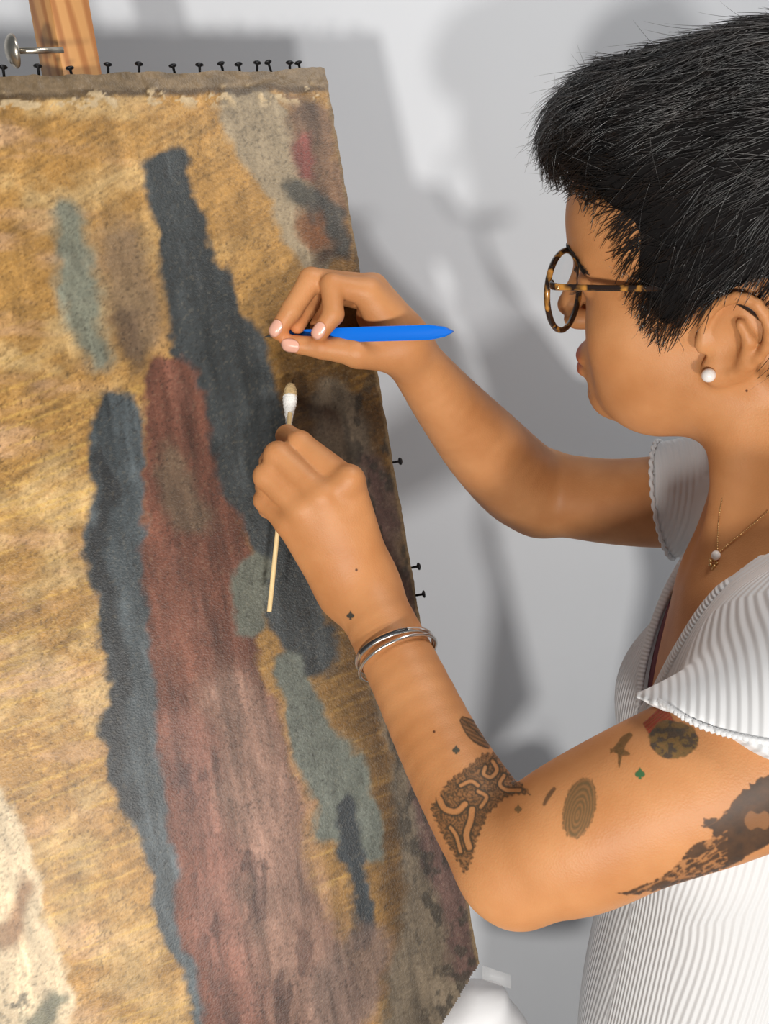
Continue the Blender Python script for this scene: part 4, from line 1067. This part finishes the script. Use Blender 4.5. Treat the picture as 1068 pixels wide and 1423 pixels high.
# patterned band on the forearm
BAND = [(598, 1123), (622, 1087), (646, 1068), (672, 1047), (690, 1046), (712, 1074), (738, 1104), (717, 1104), (703, 1108), (679, 1130), (664, 1164), (654, 1200), (646, 1216), (636, 1197), (614, 1160)]
def line_d(x, y, pts):
    pts = smooth_path(pts, 6); d = np.full(x.shape, 1e9)
    for a, c in zip(pts[:-1], pts[1:]):
        e = c - a; t = np.clip(((x - a[0]) * e[0] + (y - a[1]) * e[1]) / (e @ e + 1e-9), 0, 1); d = np.minimum(d, np.hypot(x - a[0] - t * e[0], y - a[1] - t * e[1]))
    return d
def band_fn(x, y):
    zx = x + 1.6 * np.sin(y * .8); zy = y + 1.6 * np.sin(x * .8)
    m = in_poly(zx, zy, BAND)
    hooks = [[(610, 1110), (618, 1124), (634, 1128), (646, 1118)], [(656, 1125), (654, 1140), (648, 1160), (652, 1178)], [(684, 1058), (690, 1070), (682, 1080), (672, 1076), (674, 1066)], [(700, 1078), (694, 1090), (704, 1098), (722, 1098)], [(640, 1092), (654, 1086), (664, 1092)], [(626, 1150), (634, 1162), (640, 1184)], [(664, 1100), (676, 1108), (668, 1122)]]
    lightm = np.zeros(x.shape, bool); edge = np.zeros(x.shape, bool)
    for k, h in enumerate(hooks):
        d = line_d(x, y, h); w = 4.2 if k < 2 else 2.6; lightm |= d < w; edge |= (d >= w) & (d < w + 2.2)
    ph = fbm(x / 16, y / 16, 5) * 26; lines = np.sin(ph * 1.9 + (x * .25 - y * .15)) ; dots = np.sin(x * 1.1 + y * .5) * np.sin(y * 1.0 - x * .4)
    al = np.where(lines > .15, .30, .80); al = np.where((dots > .5) & (lines < .15), .5, al); al = np.where(edge, .92, al); al = np.where(lightm, .06, al)
    return al * m, flat(x.shape, INK)
tattoo((590, 1036, 748, 1226), band_fn, 'dark patterned band tattoo with curled hooks around the forearm')
def leaf_fn(x, y):
    a, c = np.array([640., 998.]), np.array([682., 1036.]); e = c - a; L = np.linalg.norm(e); e /= L; n = np.array([-e[1], e[0]])
    s = ((x - a[0]) * e[0] + (y - a[1]) * e[1]) / L; t = (x - a[0]) * n[0] + (y - a[1]) * n[1]; w = 13 * np.sin(np.clip(s, 0, 1) * 2.4 + .25) * (s > 0) * (s < 1)
    m = np.abs(t) < w; ring = (np.abs(np.abs(t) - w) < 1.6) | (np.abs(t) < .8); h = np.sin(t * 1.3 + s * 20) > .1
    return m * np.where(ring, .88, np.where(h, .75, .40)), flat(x.shape, INK)
tattoo((630, 990, 694, 1046), leaf_fn, 'small patterned leaf tattoo on the inner forearm')
def oval_fn(x, y):
    th = math.radians(14); u = ((x - 805) * math.cos(th) + (y - 1123) * math.sin(th)) / 23; v = (-(x - 805) * math.sin(th) + (y - 1123) * math.cos(th)) / 45
    r = np.hypot(u, v) + .22 * (fbm(x / 2.4, y / 2.4, 12, 2) - .5); m = sst(1.0, .9, r)
    ln = .5 + .5 * np.sin(np.hypot(u * 1.2, v * .9 - .2) * 34 + 3 * fbm(x / 9, y / 9, 8)); return m * (.38 + .34 * ln), flat(x.shape, lin(96, 88, 62))
tattoo((775, 1070, 836, 1176), oval_fn, 'oval fingerprint-like tattoo on the upper arm')
def rose_fn(x, y):
    red = in_poly(x, y, [(893, 1006), (916, 984), (930, 990), (938, 1006), (930, 1012), (902, 1022)])
    r = np.hypot((x - 934) / 35, (y - 1028) / 28) + .35 * (fbm(x / 14, y / 14, 13) - .5); m = sst(1.0, .92, r)
    n = fbm(x / 7 + 2 * fbm(x / 12, y / 12, 3), y / 7, 4); a = np.where(m > 0, m * (.45 + .6 * n), 0); col = np.where((n > .52)[..., None], np.asarray(lin(70, 70, 64)), np.asarray(lin(112, 98, 62)))
    a2 = np.where(red & (m < .5), .62 + .25 * np.sin(x * .9 + y), a); col = np.where((red & (m < .5))[..., None], np.asarray(lin(172, 56, 44)), col); return np.clip(a2, 0, .92), col
tattoo((886, 978, 974, 1062), rose_fn, 'faded grey rose tattoo with a red patch below the sleeve')
def star_fn(x, y):
    d1 = line_d(x, y, [(876, 1022), (862, 1034), (848, 1046)]); d2 = line_d(x, y, [(866, 1030), (862, 1046), (860, 1066)]); d3 = line_d(x, y, [(848, 1042), (860, 1044), (874, 1048)])
    m = (d1 < 6.5 - np.abs(x - 866) * .3) | (d2 < 5.5 - (y - 1030) * .13) | (d3 < 5.5 - np.abs(x - 862) * .3); n = fbm(x / 4, y / 4, 6); return m * (.35 + .55 * n), flat(x.shape, lin(92, 78, 48))
tattoo((838, 1014, 886, 1072), star_fn, 'small faded star-shaped tattoo on the upper arm')
def wisp_fn(x, y):
    d = line_d(x, y, [(770, 1096), (763, 1105), (756, 1118)]); return (d < 3.2 - np.abs(y - 1106) * .09) * .6, flat(x.shape, INK)
tattoo((745, 1086, 780, 1128), wisp_fn, 'wispy line tattoo at the elbow crease')
FIG = [(1068, 1076), (1050, 1085), (1028, 1102), (1014, 1123), (997, 1137), (978, 1137), (974, 1147), (990, 1153), (988, 1166), (964, 1173), (945, 1197), (921, 1218), (893, 1230), (852, 1244), (883, 1243), (912, 1237), (964, 1222), (1012, 1204), (1060, 1176), (1080, 1168), (1080, 1070)]
def fig_fn(x, y):
    m = in_poly(x + 8 * (fbm(x / 8, y / 8, 2) - .5), y + 8 * (fbm(x / 8, y / 8, 7) - .5), FIG); n = fbm(x / 13, y / 11, 15); gap = np.abs(fbm((x - .55 * y) / 40, (y + .55 * x) / 9, 19) - .5)
    gaps = (gap < .04) & (x < 1010); al = np.where(gaps, .2, .80 + .3 * (n - .5)); body_ = np.hypot((x - 1052) / 22, (y - 1140) / 12) + .2 * np.sin(x * .3); al = np.where(body_ < 1, .42, al)
    return np.clip(al * m, 0, .92), flat(x.shape, lin(58, 50, 44))
tattoo((846, 1066, 1074, 1252), fig_fn, 'large dark flowing tattoo along the underside of the upper arm', .9)
# moles
for px, py in ((495, 792), (603, 1017), (1037, 543), (560, 800)):
    tattoo((px - 3, py - 3, px + 3, py + 3), lambda x, y: ((np.hypot(x - px, y - py) < 1.7) * .8, flat(x.shape, lin(70, 40, 28))), 'small brown mole', .5)
